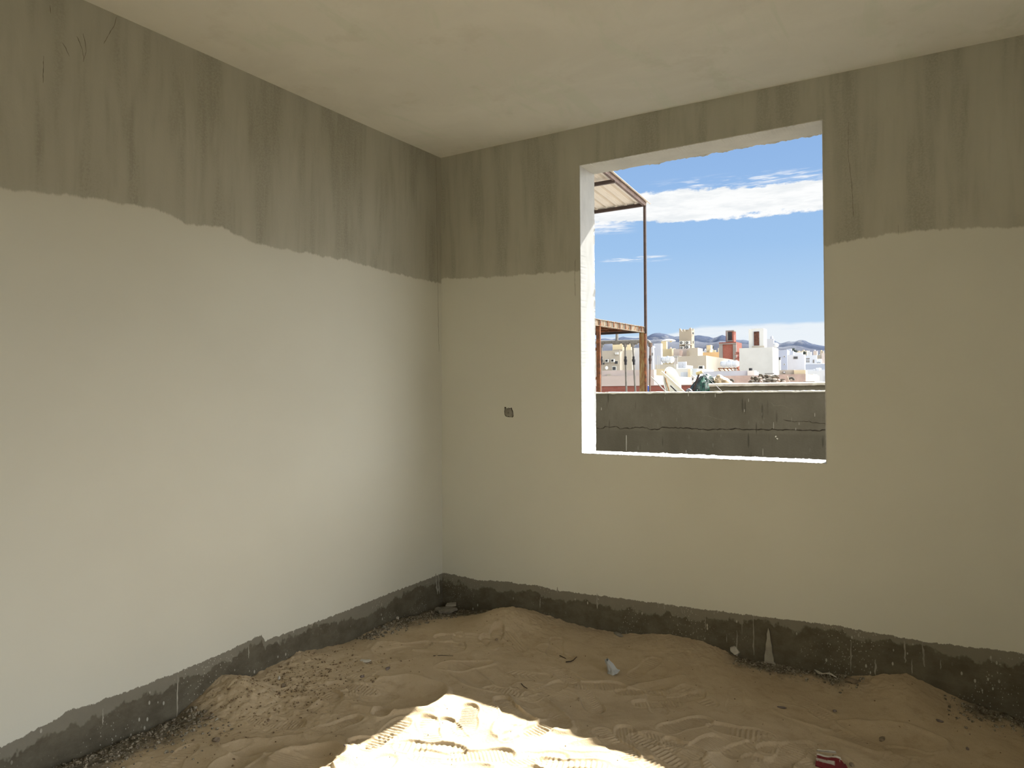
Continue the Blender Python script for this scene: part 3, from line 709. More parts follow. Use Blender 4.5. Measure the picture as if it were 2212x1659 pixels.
crumbs('grey rubble crumbs gathered in the far corner', a_corner, 1100, .004, .028, M_GRAV, 2)
crumbs('mortar crumbs along the foot of the window wall', a_front, 700, .004, .024, M_GRAV, 3)
crumbs('dark specks scattered all over the sand', a_all, 900, .002, .009, M_CLOD, 4)
crumbs('crumbly clods on the sand heap by the side wall', a_heap, 1100, .003, .018, M_CLOD, 5, 'clods')

# ================================================================== outside
GZ = -9.0                                                            # street level
def vcol(c, k=1.0): return tuple(x*k for x in c)
M_PAR = None
def parapet_mat():
    m, t, b = new_mat('weathered_render'); P = pos(t); x, y, z = t.sep(P)
    n = t.noise(t.vec(x, t.m('MULTIPLY', z, .5), 0), 3.0, 7.0, .65)
    c = t.mix(t.smooth(n, .3, .7), (.118, .106, .078), (.160, .145, .110))
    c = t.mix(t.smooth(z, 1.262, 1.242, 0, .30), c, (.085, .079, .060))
    v = t.vec(t.m('MULTIPLY', x, 26.0), t.m('MULTIPLY', z, 3.2), 1.0)
    dk = t.m('MULTIPLY', t.smooth(t.voro(v, 1.0), .26, .14), t.smooth(t.noise(P, 2.2, 2.0), .48, .60))
    c = t.mix(t.m('MULTIPLY', dk, .55), c, (.04, .036, .027))
    v2 = t.vec(t.m('MULTIPLY', x, 42.0), t.m('MULTIPLY', z, 6.5), 5.0)
    lt = t.m('MULTIPLY', t.smooth(t.voro(v2, 1.0), .17, .09), t.smooth(t.noise(P, 3.1, 2.0), .50, .62))
    c = t.mix(t.m('MULTIPLY', lt, .7), c, (.22, .21, .175))
    t.put(b.inputs['Base Color'], c); b.inputs['Roughness'].default_value = .92; b.inputs['Specular IOR Level'].default_value = .1
    t.put(b.inputs['Normal'], t.bump(t.noise(P, 60.0, 5.0), .5, .003)); return m
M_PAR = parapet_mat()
M_LIME_LIT = plain('lime_and_sunlit_edge', (.70, .67, .58), var=.12, scale=8, bump=.006)
# parapet of our own terrace; ragged cement edge coloured pale for the sun on it
PY = 2.3
pl, pr = at_y(1286, 847.5, PY), at_y(1787, 843, PY)
dz = (pr.z-pl.z)/(pr.x-pl.x); ztop = lambda x: pl.z+dz*(x-pl.x)
par = thing('parapet_wall', 'long grey-brown rendered parapet wall with a horizontal crack, just outside the window', 'parapet wall', (0, PY, 0))
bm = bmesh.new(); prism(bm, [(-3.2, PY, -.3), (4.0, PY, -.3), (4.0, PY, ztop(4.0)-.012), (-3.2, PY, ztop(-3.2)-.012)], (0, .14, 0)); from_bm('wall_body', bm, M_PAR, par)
bm = bmesh.new(); N = 420; rows = []; rd = random.Random(3)
for i in range(N+1):
    x = -3.2+7.2*i/N; zt_ = ztop(x); j = mnoise.noise(Vector((x*9, 1, 0)))*.004+rd.uniform(-1, 1)*.0022; k = .004*max(0, mnoise.noise(Vector((x*14, 5, 0))))
    rows.append([bm.verts.new(q) for q in ((x, PY-.006-k, zt_-.014-k*2), (x, PY-.004-k, zt_+j-.003), (x, PY+.03, zt_+j), (x, PY+.12, zt_+j), (x, PY+.145, zt_-.014))])
for a, b_ in zip(rows, rows[1:]):
    for k in range(4): bm.faces.new((a[k], a[k+1], b_[k+1], b_[k]))
from_bm('coping', bm, M_LIME_LIT, par)
ck = [(1284, 925), (1301, 926), (1307, 922), (1332, 922), (1340, 926), (1366, 925), (1371, 922), (1398, 924), (1404, 927), (1424, 927), (1430, 923.5), (1460, 924), (1500, 926), (1530, 928), (1580, 927.5), (1588, 924.5), (1603, 928.5), (1660, 928), (1668, 926.5), (1686, 929), (1740, 929), (1766, 931), (1776, 929), (1790, 928.5)]
crack([(x, y) for x, y in ck], 'w', par, .009, depth=.0012, Y=PY, seed=2, jit=2.0)
crack([(1692, 906), (1716, 911), (1748, 910), (1752, 913), (1780, 914), (1790, 917)], 'w', par, .0045, 'crack', .0012, Y=PY, seed=5, jit=1.6)
crack([(1664, 868), (1672, 876), (1690, 875), (1704, 882)], 'w', par, .002, 'crack', .0008, Y=PY, seed=6, jit=1.6, mat=M_HAIR)
crack([(1502, 899), (1526, 898), (1548, 904), (1566, 910)], 'w', par, .002, 'crack', .0008, Y=PY, seed=7, jit=1.6, mat=M_HAIR)
def on_par(name, pts, mat, out=.002):
    q = [at_y(x, y, PY) for x, y in pts]; bm = bmesh.new(); prism(bm, [p+Vector((0, .003, 0)) for p in q], (0, -.003-out, 0)); return from_bm(name, bm, mat, par)
rp = random.Random(9)
for px, y0, y1, w in ((1353, 940, 974, 2.2), (1487, 846, 856, 2.2), (1671, 912, 926, 1.4), (1545, 850, 858, 1.6), (1437, 847, 852, 1.5), (1608, 884, 890, 1.4), (1617, 861, 868, 1.2), (1760, 892, 900, 1.2), (1726, 912, 918, 1.2), (1482, 972, 978, 1.3), (1719, 924, 929, 1.4), (1648, 969, 984, 1.0), (1299, 880, 886, 1.2)):
    on_par('lime_drip', [(px-w*.3, y0), (px+w*.3, y0), (px+w*.5, (y0+y1)/2), (px+w*.4, y1), (px-w*.4, y1), (px-w*.5, (y0+y1)/2)], M_DRIP, .0015)
on_par('lime_drip', [(1674, 943), (1676, 941), (1678, 943), (1675, 945)], M_LIME_LIT); on_par('lime_drip', [(1677, 946), (1681, 947), (1680, 949.5), (1677.5, 948)], M_LIME_LIT)
struct(mesh_box('terrace_floor_front', M_PAR, None, -3.2, 4.0, T, PY+.3, -.35, -.05))
M_GROUND = plain('dusty_ground', (.20, .18, .15), var=.15, scale=.05)
struct(mesh_box('ground', M_GROUND, None, -2500, 2500, -200, 3500, GZ-.5, GZ))
M_OUTW = plain('cream_facade', (.50, .47, .40), var=.08, scale=.6)

# ---- generic pieces
def camo_x(px, Y): return at_y(px, 840, Y).x
def block(name, px0, px1, pxs, yt, yb, Y, mat, parent, depth=None, **props):
    """a rectangular volume: front face spans px0..px1 at distance Y, its side is seen out to pxs"""
    xa, xb = camo_x(px0, Y), camo_x(px1, Y); zt = at_y((px0+px1)/2, yt, Y).z
    zb = GZ if yb is None else at_y((px0+px1)/2, yb, Y).z
    if depth is None:
        if pxs > px1+.3:
            d = ray(pxs, 840); Yf = CAM[1]+(xb-CAM[0])*d[1]/d[0]; depth = min(max(Yf-Y, .5), 60)
        else: depth = (xb-xa)*.8
    return mesh_box(name, mat, parent, xa, xb, Y, Y+depth, zb, zt, **props)
def patch(name, px0, px1, yt, yb, Y, mat, parent, out=.05, **props):
    a = at_y(px0, yb, Y); b = at_y(px1, yt, Y)
    return mesh_box(name, mat, parent, a.x, b.x, Y-out, Y+.02, a.z, b.z, **props)
M_BEIGE = plain('beige_render', (.40, .36, .30), var=.05, scale=.4)
M_BEIGE_L = plain('pale_and_lit_beige', (.47, .43, .36), var=.05, scale=.4)
M_TAN = plain('tan_render', (.33, .285, .225), var=.06, scale=.5)
M_OFFW = plain('offwhite_render', (.53, .535, .52), var=.05, scale=.5)
M_LILAC = plain('cool_white_paint', (.42, .435, .485), var=.04, scale=.4)
M_WHITEP = plain('bright_white_paint', (.52, .54, .575), var=.04, scale=.5)
M_BLUEG = plain('blue_grey_paint_and_shade', (.33, .37, .46), var=.05, scale=.4)
M_PINK = plain('pale_pink_render', (.47, .41, .38), var=.06, scale=.7)
M_PINKD = plain('dusky_pink_render', (.42, .32, .28), var=.12, scale=1.5)
M_CREAM = plain('yellow_cream_render', (.54, .47, .32), var=.05, scale=.4)
M_YEL = plain('ochre_paint', (.60, .42, .22), var=.08, scale=.5)
M_GREYC = plain('grey_concrete', (.21, .20, .19), var=.1, scale=1)
M_GLASS = plain('dark_window_glass', (.05, .055, .06), var=.2, rough=.25, scale=2)
M_BROWND = plain('rusty_brown_door', (.085, .035, .025), var=.5, scale=1.2, col2=(.16, .075, .04), thresh=(.55, .62))
M_TANK = plain('white_tank_plastic', (.50, .53, .58), var=.04, rough=.45, scale=1)
M_ACW = plain('ac_casing', (.58, .59, .57), var=.05, scale=3)
M_BLACK = plain('black_metal', (.025, .025, .028), var=.2, rough=.6)
M_PIPEW = plain('white_pipe', (.42, .42, .40), var=.06)
def brick_mat():
    m, t, b = new_mat('red_brickwork'); br = t.new('ShaderNodeTexBrick'); P = objc(t); x, y, z = t.sep(P)
    t.put(br.inputs['Vector'], t.vec(t.m('ADD', x, y), z, 0)); br.inputs['Scale'].default_value = 2.2
    br.inputs['Color1'].default_value = (.225, .07, .052, 1); br.inputs['Color2'].default_value = (.255, .088, .066, 1); br.inputs['Mortar'].default_value = (.19, .10, .08, 1)
    br.inputs['Mortar Size'].default_value = .02; t.put(b.inputs['Base Color'], br.outputs[0]); b.inputs['Roughness'].default_value = .9; return m
M_BRICK = brick_mat()
def house(label, cat='house', Y=40, px=1500, name='house', group=None):
    p = at_y(px, 840, Y); return thing(name, label, cat, (p.x, Y, GZ), group)
def window_on(h, px0, px1, yt, yb, Y, frame=M_ACW, glass=M_GLASS, name='window'):
    w = patch(name, px0, px1, yt, yb, Y, frame, h, .06); dx = (px1-px0)*.14; dy = (yb-yt)*.16
    a = at_y(px0+dx, yb-dy, Y); b = at_y(px1-dx, yt+dy, Y)
    g = mesh_box('pane', glass, w, a.x, b.x, Y-.09, Y-.05, a.z, b.z); return w
def ac_unit(px0, px1, yt, yb, Y, label, group, fan=True, cat='air conditioner'):
    a = at_y(px0, yb, Y); b = at_y(px1, yt, Y); w = b.x-a.x; h = b.z-a.z
    r = thing('air_conditioner', label, cat, (a.x, Y, a.z), group)
    mesh_box('casing', M_ACW, r, a.x, b.x, Y, Y+.35, a.z, b.z, bev=.02*min(w, h))
    bm = bmesh.new(); c = Vector((a.x+w*.40, Y-.02, a.z+h*.5)); rad = min(w, h)*.38; n = 20
    if fan:
        o_ = [c+Vector((rad*math.cos(2*math.pi*k/n), 0, rad*math.sin(2*math.pi*k/n))) for k in range(n)]
        prism(bm, o_, (0, .04, 0)); g = from_bm('fan_grille', bm, M_BLACK, r)
        bm = bmesh.new(); prism(bm, [c+Vector((rad*.35*math.cos(2*math.pi*k/10), -.02, rad*.35*math.sin(2*math.pi*k/10))) for k in range(10)], (0, .03, 0)); from_bm('fan_hub', bm, M_ACW, g)
    else:
        bx(bm, a.x+w*.15, b.x-w*.15, Y-.02, Y+.01, a.z+h*.2, b.z-h*.15); from_bm('grille', bm, M_BLACK, r)
    return r
def tank(px0, px1, yt, yb, Y, label, group=None, legs=True, bands=2):
    a = at_y(px0, yb, Y); b = at_y(px1, yt, Y); R_ = (b.z-a.z)/2; L = b.x-a.x
    r = thing('water_tank', label, 'water tank', (a.x+L/2, Y+R_, a.z), group); n = 24
    prof = [(0, .70), (.05, .90), (.12, 1.0), (.30, 1.0), (.33, .94), (.36, 1.0), (.64, 1.0), (.67, .94), (.70, 1.0), (.88, 1.0), (.95, .90), (1, .70)]
    bm = bmesh.new(); tube(bm, [(a.x+L*f, Y+R_, a.z+R_) for f, _ in prof], [R_*k for _, k in prof], n); body = from_bm('barrel', bm, M_TANK, r, smooth=False)
    bm = bmesh.new(); tube(bm, [(a.x+L*.5, Y+R_, a.z+2*R_*.97), (a.x+L*.5, Y+R_, a.z+2*R_*1.10)], L*.09, 14); from_bm('lid', bm, M_TANK, r)
    for f in (.2, .5, .8): mesh_box('foot', M_TANK, r, a.x+L*f-L*.03, a.x+L*f+L*.03, Y+R_*.3, Y+R_*1.7, a.z-R_*.18, a.z+R_*.25)
    return r

# ---- roofs next door (their floors are hidden behind our parapet)
M_RUST = plain('rusted_steel', (.20, .075, .03), var=.35, scale=9, rough=.8, col2=(.10, .045, .025), spec=.3)
M_RUSTY_Y = plain('rusty_ochre_steel', (.235, .165, .07), var=.2, scale=5, rough=.75, col2=(.16, .06, .022), streak=(8, 8, .8), spec=.3, thresh=(.47, .58))
M_RUSTB = plain('rust_stained_galvanised_steel', (.25, .23, .175), var=.15, scale=5, rough=.7, col2=(.22, .085, .022), streak=(1, 2.2, .5), spec=.4, thresh=(.50, .56))
M_BRNST = plain('dark_brown_steel', (.050, .032, .026), var=.25, scale=6, rough=.6, spec=.4)
M_BRNST2 = plain('worn_brown_steel', (.115, .082, .068), var=.3, scale=9, rough=.6, spec=.4)
M_SHEET = plain('cream_metal_sheet', (.68, .67, .595), var=.03, scale=3, rough=.5, spec=.4)
M_PIPE = plain('dusty_grey_pipe', (.185, .175, .155), var=.15, scale=12, rough=.7)
M_DECK = plain('dark_deck', (.045, .035, .03), var=.3, scale=6)
RZ = 1.15
nb = house('low neighbouring roof deck in grey render, carrying the rusty canopies and the dish', 'building', 3.2, 1400, 'neighbouring_building')
rb = house('flat roof with a crumbling white cement edge just beyond the parapet, carrying the rubble heap', 'building', 5, 1650, 'neighbouring_building')
a5 = at_y(1533, 834, 5.0); b5 = at_y(1800, 833, 5.0); c5 = at_y(1565, 834, 16.0); e5 = at_y(1533, 828, 5.0)
gx = (c5.x-a5.x)/11.0
bm = bmesh.new(); prism(bm, [(-16, 3.0, GZ), (a5.x-.06, 3.0, GZ), (a5.x-.06, 5.0, GZ), (a5.x-.06+gx*17, 22.0, GZ), (-16, 22.0, GZ)], (0, 0, RZ-GZ)); from_bm('building_body', bm, M_GREYC, nb)
bm = bmesh.new(); prism(bm, [(a5.x, 5.0, GZ), (7.5, 5.0, GZ), (7.5, 16, GZ), (c5.x, 16, GZ)], (0, 0, a5.z-GZ)); from_bm('building_body', bm, M_PAR, rb)
bm = bmesh.new(); n = 160; rows = []
for i in range(n+1):
    f = i/n; x = a5.x+(7.5-a5.x)*f; j = .006*mnoise.noise(Vector((x*7, 2, 0)))+random.uniform(-.003, .003)
    rows.append([bm.verts.new(q) for q in ((x, 4.96+j, a5.z-.004+j*.8), (x, 4.95, e5.z-.012), (x, 4.98, e5.z+j*.7), (x, 5.35, e5.z+j*.4), (x, 5.4, a5.z-.01))])
for a, b_ in zip(rows, rows[1:]):
    for k in range(4): bm.faces.new((a[k], a[k+1], b_[k+1], b_[k]))
    bm.faces.new((a[4], a[0], b_[0], b_[4]))
bm.faces.new(rows[0]); bm.faces.new(rows[-1][::-1])
from_bm('roof_edge', bm, plain('pinkish_lime_screed', (.52, .46, .40), var=.16, scale=5, col2=(.62, .60, .52)), rb)
bm = bmesh.new(); prism(bm, [(a5.x+.2, 5.4, a5.z-.01), (7.5, 5.4, a5.z-.01), (7.5, 16, a5.z-.01), (c5.x, 16, a5.z-.01)], (0, 0, e5.z-a5.z-.01)); from_bm('roof_screed', bm, M_PINKD, rb)
ETOP = e5.z

# upper canopy: brown steel frame, ribbed cream sheet sloping away
F = at_y(1392, 441, 9.0); Nn = at_x(1312, 374, F.x); sl = (Nn-F); Nn = F+sl*1.55; P2 = at_x(1327, 390, F.x)
up = thing('roof_canopy', 'tall canopy of cream ribbed sheet on a slim dark brown steel frame', 'canopy', (F.x, 9.0, RZ))
bm = bmesh.new(); bar(bm, F+Vector((0, .03, 0)), Nn, .05, .085); from_bm('edge_beam', bm, M_BRNST2, up)
for q in (F, P2, F+sl*1.45):
    bm = bmesh.new(); bar(bm, q+Vector((.02, 0, -.01)), q+Vector((-4.5, 0, -.01)), .05, .06); from_bm('purlin', bm, M_BRNST, up)
bm = bmesh.new(); pb = at_y(1396.5, 729, 9.0); bar(bm, (F.x+.005, 9.0, F.z-.02), (F.x+.005, 9.0, RZ), .045, .045, up=Vector((0, 1, 0))); from_bm('post', bm, M_BRNST, up)
bm = bmesh.new(); bar(bm, (F.x-4.45, 9.0, F.z-.02), (F.x-4.45, 9.0, RZ), .055, .055, up=Vector((0, 1, 0))); from_bm('post', bm, M_BRNST, up)
for dx in (0, -4.45):
    q = F+sl*1.45; bm = bmesh.new(); bar(bm, (F.x+dx, q.y, q.z-.02), (F.x+dx, q.y, RZ), .055, .055, up=Vector((0, 1, 0))); from_bm('post', bm, M_BRNST, up)
bm = bmesh.new(); dn = sl.normalized(); pr_ = []; x = .085
while x > -4.5:
    for dx, hz in ((0, 0), (-.030, .0), (-.042, .042), (-.078, .042), (-.09, 0), (-.115, 0), (-.12, .006), (-.125, 0), (-.155, 0), (-.16, .006), (-.165, 0)): pr_.append((x+dx, hz))
    x -= .205
lo_, hi_ = F-dn*.14, F+sl*1.5
A = [bm.verts.new(lo_+Vector((px_, random.uniform(-.012, .0), .035+h_))) for px_, h_ in pr_]; B = [bm.verts.new(hi_+Vector((px_, 0, .035+h_))) for px_, h_ in pr_]
for k in range(len(A)-1): bm.faces.new((A[k], A[k+1], B[k+1], B[k]))
sh = from_bm('ribbed_sheet', bm, M_SHEET, up); sh.modifiers.new('thick', 'SOLIDIFY').thickness = .002

# lower canopy: rusty beams and a dark deck
bt, bb = at_y(1392, 706.5, 9.0), at_y(1392, 719, 9.0); nt = at_x(1277, 687.5, bt.x); NY = nt.y-1.2
lc = thing('roof_canopy', 'low rusty steel canopy with a stained I-beam edge and a dark underside', 'canopy', (bt.x, 9.0, RZ))
slp = (nt.z-bt.z)/(nt.y-9.0); zt = lambda y: bt.z+slp*(y-9.0)
H_ = bt.z-bb.z
bm = bmesh.new()
for (w, o1, hh) in ((.05, 0, .008), (.05, -H_+.008, .008)): bar(bm, (bt.x-.02, 9.03, zt(9.03)+o1), (bt.x-.02, NY, zt(NY)+o1), .07, .010)
bar(bm, (bt.x-.02, 9.03, zt(9.03)-H_/2), (bt.x-.02, NY, zt(NY)-H_/2), .008, H_); from_bm('edge_beam', bm, M_RUSTB, lc)
rr = random.Random(2)
for k in range(12):
    y = 9.0-.12-(9.0-NY-.3)*k/12-rr.uniform(-.08, .08)
    bm = bmesh.new(); bx(bm, bt.x+.005, bt.x+.018, y-.012, y+.012*rr.uniform(.5, 2), zt(y)-H_+.012, zt(y)-.008); from_bm('stiffener', bm, M_RUST, lc)
bm = bmesh.new(); prism(bm, [(bt.x-.04, 9.0, zt(9.0)-.045), (bt.x-.04, NY, zt(NY)-.045), (bt.x-4.2, NY, zt(NY)-.045), (bt.x-4.2, 9.0, zt(9.0)-.045)], (0, 0, .03)); from_bm('deck', bm, M_DECK, lc)
for y in (8.95, 8.3, 7.6, 6.9):
    if y > NY:
        bm = bmesh.new(); bar(bm, (bt.x-.04, y, zt(y)-.085), (bt.x-4.2, y, zt(y)-.085), .05, .05); from_bm('rafter', bm, M_RUST if y < 8.9 else M_BRNST, lc)
pa, pc = at_y(1382.5, 740, 8.97), at_y(1392.5, 740, 8.97)
bm = bmesh.new(); bx(bm, pa.x, pc.x, 8.93, 8.95, RZ, bb.z); bx(bm, (pa.x+pc.x)/2-.006, (pa.x+pc.x)/2+.006, 8.95, 9.03, RZ, bb.z); bx(bm, pa.x, pc.x, 9.03, 9.05, RZ, bb.z); from_bm('post', bm, M_RUSTY_Y, lc, label='ochre rusty H-section post')
pe = at_y(1396, 740, 8.97); bm = bmesh.new(); bx(bm, pc.x+.002, pe.x, 8.94, 8.99, RZ, bb.z-.02); from_bm('angle_strip', bm, M_RUST, lc)
pq = at_x(1294, 770, bt.x-.02); bm = bmesh.new(); bx(bm, pq.x-.035, pq.x+.022, pq.y-.03, pq.y+.03, RZ, zt(pq.y)-H_); bx(bm, pq.x+.022, pq.x+.03, pq.y-.03, pq.y+.0, RZ, zt(pq.y)-H_); from_bm('post', bm, M_RUST, lc, label='red brown rusty square post')
for yy in (754, 817):
    q = at_x(1290, yy, pq.x-.03); bm = bmesh.new(); bar(bm, (pq.x-.03, pq.y, q.z), (pq.x-1.4, pq.y, q.z), .04, .045); from_bm('rail', bm, plain('orange_brown_rail', (.27, .12, .055), var=.2, scale=8), lc)
for (x, y) in ((bt.x-4.1, 8.95), (bt.x-4.1, NY+.1)):
    bm = bmesh.new(); bx(bm, x-.04, x+.04, y-.04, y+.04, RZ, zt(y)-.05); from_bm('post', bm, M_RUST, lc)

# grey pipe manifold
PYY = 9.7; Rp = .036
pm = thing('pipe_manifold', 'grey pipework with one level header and thin drop pipes, behind the rusty canopy post', 'pipes', (at_y(1350, 840, PYY).x, PYY, RZ))
q0, q1 = at_y(1240, 741, PYY), at_y(1397, 737, PYY); cpt = at_y(1404.5, 748, PYY)
pts = [q0, q1]+[Vector((q1.x+(cpt.x-q1.x)*math.sin(a), PYY, cpt.z+(q1.z-cpt.z)*math.cos(a))) for a in (0.4, .8, 1.2, 1.57)]
bm = bmesh.new(); tube(bm, pts, Rp, 14)
for px in (1299, 1331.5, 1352, 1370):
    c = at_y(px, 740, PYY); tube(bm, [c-Vector((.07, 0, 0)), c+Vector((.07, 0, 0))], Rp*1.22, 14)
from_bm('header_pipe', bm, M_PIPE, pm)
bm = bmesh.new(); tube(bm, [at_y(1332.5, 740, PYY), at_y(1333, 716, PYY)], Rp*.8, 12); from_bm('riser', bm, M_PIPE, pm)
for (xt, xb, vt) in ((1299.5, 1297.5, 770), (1350.5, 1353, 770), (1367, 1372.5, 770), (1405, 1403.5, 768)):
    a, b_ = at_y(xt, 744, PYY), at_y(xb, 846, PYY); b_.z = min(b_.z, RZ+.02) if False else b_.z
    bm = bmesh.new(); low = b_+(b_-a)*.35; tube(bm, [a, low], .0195, 10); tube(bm, [a+Vector((0, 0, .03)), a-Vector((0, 0, .05))], Rp*1.1, 12); dp = from_bm('drop_pipe', bm, M_PIPE if xt != 1405 else plain('brown_pipe', (.16, .115, .09), var=.2, scale=9), pm)
    v0 = at_y(xt+(xb-xt)*(vt-744)/102, vt, PYY); v1 = at_y(xt+(xb-xt)*(vt+18-744)/102, vt+18, PYY)
    bm = bmesh.new(); tube(bm, [v0, v0.lerp(v1, .3), v0.lerp(v1, .35), v0.lerp(v1, .6), v0.lerp(v1, .65), v1], [.024, .026, .032, .032, .026, .026], 12)
    from_bm('valve', bm, M_BLACK if xt != 1405 else M_BRNST, dp)
bq = at_y(1399, 838, 9.9); bm = bmesh.new(); tube(bm, [bq+Vector((0, 0, -.30)), bq+Vector((0, 0, -.02))], .028, 14); o = from_bm('blue_drum', bm, plain('blue_plastic', (.015, .05, .26), rough=.4)); tag(o, 'small royal blue plastic drum by the foot of the rusty post', 'drum')
bm = bmesh.new(); tube(bm, [bq+Vector((0, 0, -.02)), bq+Vector((0, 0, .045)), bq+Vector((0, 0, .052))], [.028, .026, .012], 14); from_bm('lid', bm, o.data.materials[0], o)

# satellite dish and its scrap
DY = 11.0; dist = DY-CAM[1]
dc = at_y(1459, 827, DY); rD = 39.5*dist/FPX
sdh = thing('satellite_dish', 'dusty cream satellite dish standing on edge behind the parapet', 'satellite dish', (dc.x, DY, RZ))
nrm = Vector((-.966, .19, -.17)).normalized(); s_, u_ = frame_of(nrm)
bm = bmesh.new(); rings = []
for k in range(9):
    f = k/8; rings.append([bm.verts.new(dc+(s_*math.cos(2*math.pi*i/40)+u_*math.sin(2*math.pi*i/40))*rD*.93*f+nrm*(f*f*.075)) for i in range(40)] if k else [bm.verts.new(dc)])
for i in range(40): bm.faces.new((rings[0][0], rings[1][i], rings[1][(i+1) % 40]))
for a, b_ in zip(rings[1:], rings[2:]):
    for i in range(40): bm.faces.new((a[i], b_[i], b_[(i+1) % 40], a[(i+1) % 40]))
M_DISH = plain('dusty_dish_enamel', (.27, .262, .21), var=.05, scale=5, rough=.6)
pl_ = from_bm('reflector', bm, M_DISH, sdh, smooth=True); pl_.modifiers.new('thick', 'SOLIDIFY').thickness = .012
bm = bmesh.new(); ring = [dc+(s_*math.cos(2*math.pi*i/40)+u_*math.sin(2*math.pi*i/40))*rD*.935+nrm*.077 for i in range(41)]; tube(bm, ring, .010, 6, cap=False); from_bm('rim', bm, M_OFFW, sdh)  # rim coloured paler than the dish as its highlight
bm = bmesh.new(); tube(bm, [dc+nrm*.03, dc+nrm*.10+Vector((0, .1, -.1)), Vector((dc.x+nrm.x*.12, DY+.15, RZ))], .02, 8); from_bm('mount', bm, M_BLACK, sdh)
def rod(name, pts, r, mat, Y, label, cat, square=False):
    q = [at_y(x, y, Y) for x, y in pts]; d = (q[-1]-q[-2]).normalized(); q.append(q[-1]+d*max(.02, (q[-1].z-RZ-.01)/max(.2, -d.z)) if d.z < -.2 else q[-1])
    bm = bmesh.new()
    if square: bar(bm, q[0], q[-1], r*2, r*2)
    else: tube(bm, q, r, 8)
    return tag(from_bm(name, bm, mat), label, cat)
M_CREAMP = plain('cream_plastic', (.62, .58, .46), var=.06, scale=6)
rod('plank', [(1428, 803), (1474, 845)], .025, M_CREAMP, 10.2, 'long cream square bar leaning diagonally across the satellite dish', 'bar', True)
rod('tube', [(1406, 813.5), (1433, 841)], .011, M_PIPEW, 10.4, 'thin white tube leaning behind the parapet beside the brown pipe', 'tube')
rod('bent_arm', [(1438, 802), (1437, 812), (1439.5, 825), (1443, 836), (1445, 844)], .012, plain('orange_rust_arm', (.30, .16, .07), var=.3, scale=20), 10.7, 'curved orange rusty arm in front of the satellite dish', 'arm')
rod('black_bracket', [(1448.5, 833), (1462, 846)], .016, M_BLACK, 10.0, 'short black bracket under the cream diagonal bar', 'bracket')
lb = thing('antenna_feed', 'brown leaning arm with a yellowish receiver head, before the dark tarpaulin', 'antenna arm', tuple(at_y(1498, 846, 6.4)))
bm = bmesh.new(); a, b_ = at_y(1510.5, 806, 6.4), at_y(1497.5, 846, 6.4); bar(bm, a, b_+(b_-a)*.6, .022, .022); from_bm('arm', bm, M_BRNST, lb)
bm = bmesh.new(); a, b_ = at_y(1504.5, 807.5, 6.4), at_y(1517, 803, 6.4); tube(bm, [a, a.lerp(b_, .4), b_.lerp(a, .35), b_, b_+Vector((.003, 0, .001))], [.024, .026, .021, .026, .028], 12); from_bm('receiver_head', bm, plain('yellowed_plastic', (.58, .47, .24), var=.15, scale=12), lb)
bm = bmesh.new(); tube(bm, [at_y(1517.5, 805, 6.4), at_y(1537, 824, 5.4), at_y(1558, 844, 4.4), at_y(1562, 849, 4.2)], .0035, 6); tag(from_bm('wire', bm, M_GREYC), 'thin grey wire running down from the yellowish receiver head', 'wire')

# tarpaulin heap and sacking
def heap(name, px0, px1, ytop, ybase, Y, dep, mat, label, cat, seed, fold=.10, lean=0, zb=None, flat=1.0):
    a = at_y(px0, ybase, Y); b_ = at_y(px1, ytop, Y); cx_, w = (a.x+b_.x)/2, (b_.x-a.x)/2; z0 = a.z if zb is None else zb; hgt = b_.z-z0
    bm = bmesh.new(); nu, nv = 64, 30; rows = []
    for j in range(nv+1):
        v = j/nv; row = []
        for i in range(nu):
            t_ = 2*math.pi*i/nu; r = math.sin(v*math.pi/2)
            d = Vector((math.cos(t_)*r, math.sin(t_)*r, math.cos(v*math.pi/2)))
            k = 1+fold*mnoise.noise(d*2.2+Vector((seed, 0, 0)))*1.5+fold*.6*math.sin(6*d.x+9*d.z+4*mnoise.noise(d*1.7+Vector((0, seed, 0))))*.5+fold*.5*mnoise.noise(d*7+Vector((0, 0, seed)))
            row.append(bm.verts.new((cx_+d.x*w*k+lean*d.z, Y+d.y*dep*k, z0+max(0, d.z)**flat*hgt*k)))
        rows.append(row)
    for r0, r1 in zip(rows, rows[1:]):
        for i in range(nu): bm.faces.new((r0[i], r0[(i+1) % nu], r1[(i+1) % nu], r1[i]))
    bmesh.ops.remove_doubles(bm, verts=rows[0], dist=1e-5)
    return tag(from_bm(name, bm, mat, smooth=True), label, cat)
def tarp_mat():
    m, t, b = new_mat('dark_green_tarpaulin'); P = objc(t)
    n = t.noise(t.scale(P, (1, 1, 3)), 7.0, 5.0, .6, 1.0); c = t.mix(t.smooth(n, .40, .62), (.010, .014, .013), (.035, .075, .055))
    c = t.mix(t.smooth(n, .64, .70), c, (.32, .36, .33)); t.put(b.inputs['Base Color'], c); b.inputs['Roughness'].default_value = .35; b.inputs['Specular IOR Level'].default_value = .6; return m
M_TARP = tarp_mat()
def sack_mat():
    m, t, b = new_mat('printed_sacking'); P = objc(t)
    n = t.noise(t.scale(P, (2.5, 1, 1)), 11.0, 5.0, .6, 1.5); c = t.mix(t.smooth(n, .35, .65), (.30, .22, .13), (.46, .37, .25))
    c = t.mix(t.smooth(n, .60, .64), c, (.05, .035, .025)); t.put(b.inputs['Base Color'], c); b.inputs['Roughness'].default_value = .8; return m
heap('tarpaulin', 1481, 1567, 812.5, 849, 6.9, .24, M_TARP, 'crumpled black and dark green tarpaulin heaped at the end of the crumbling roof edge', 'tarpaulin', 3, .07, zb=RZ, flat=.7)
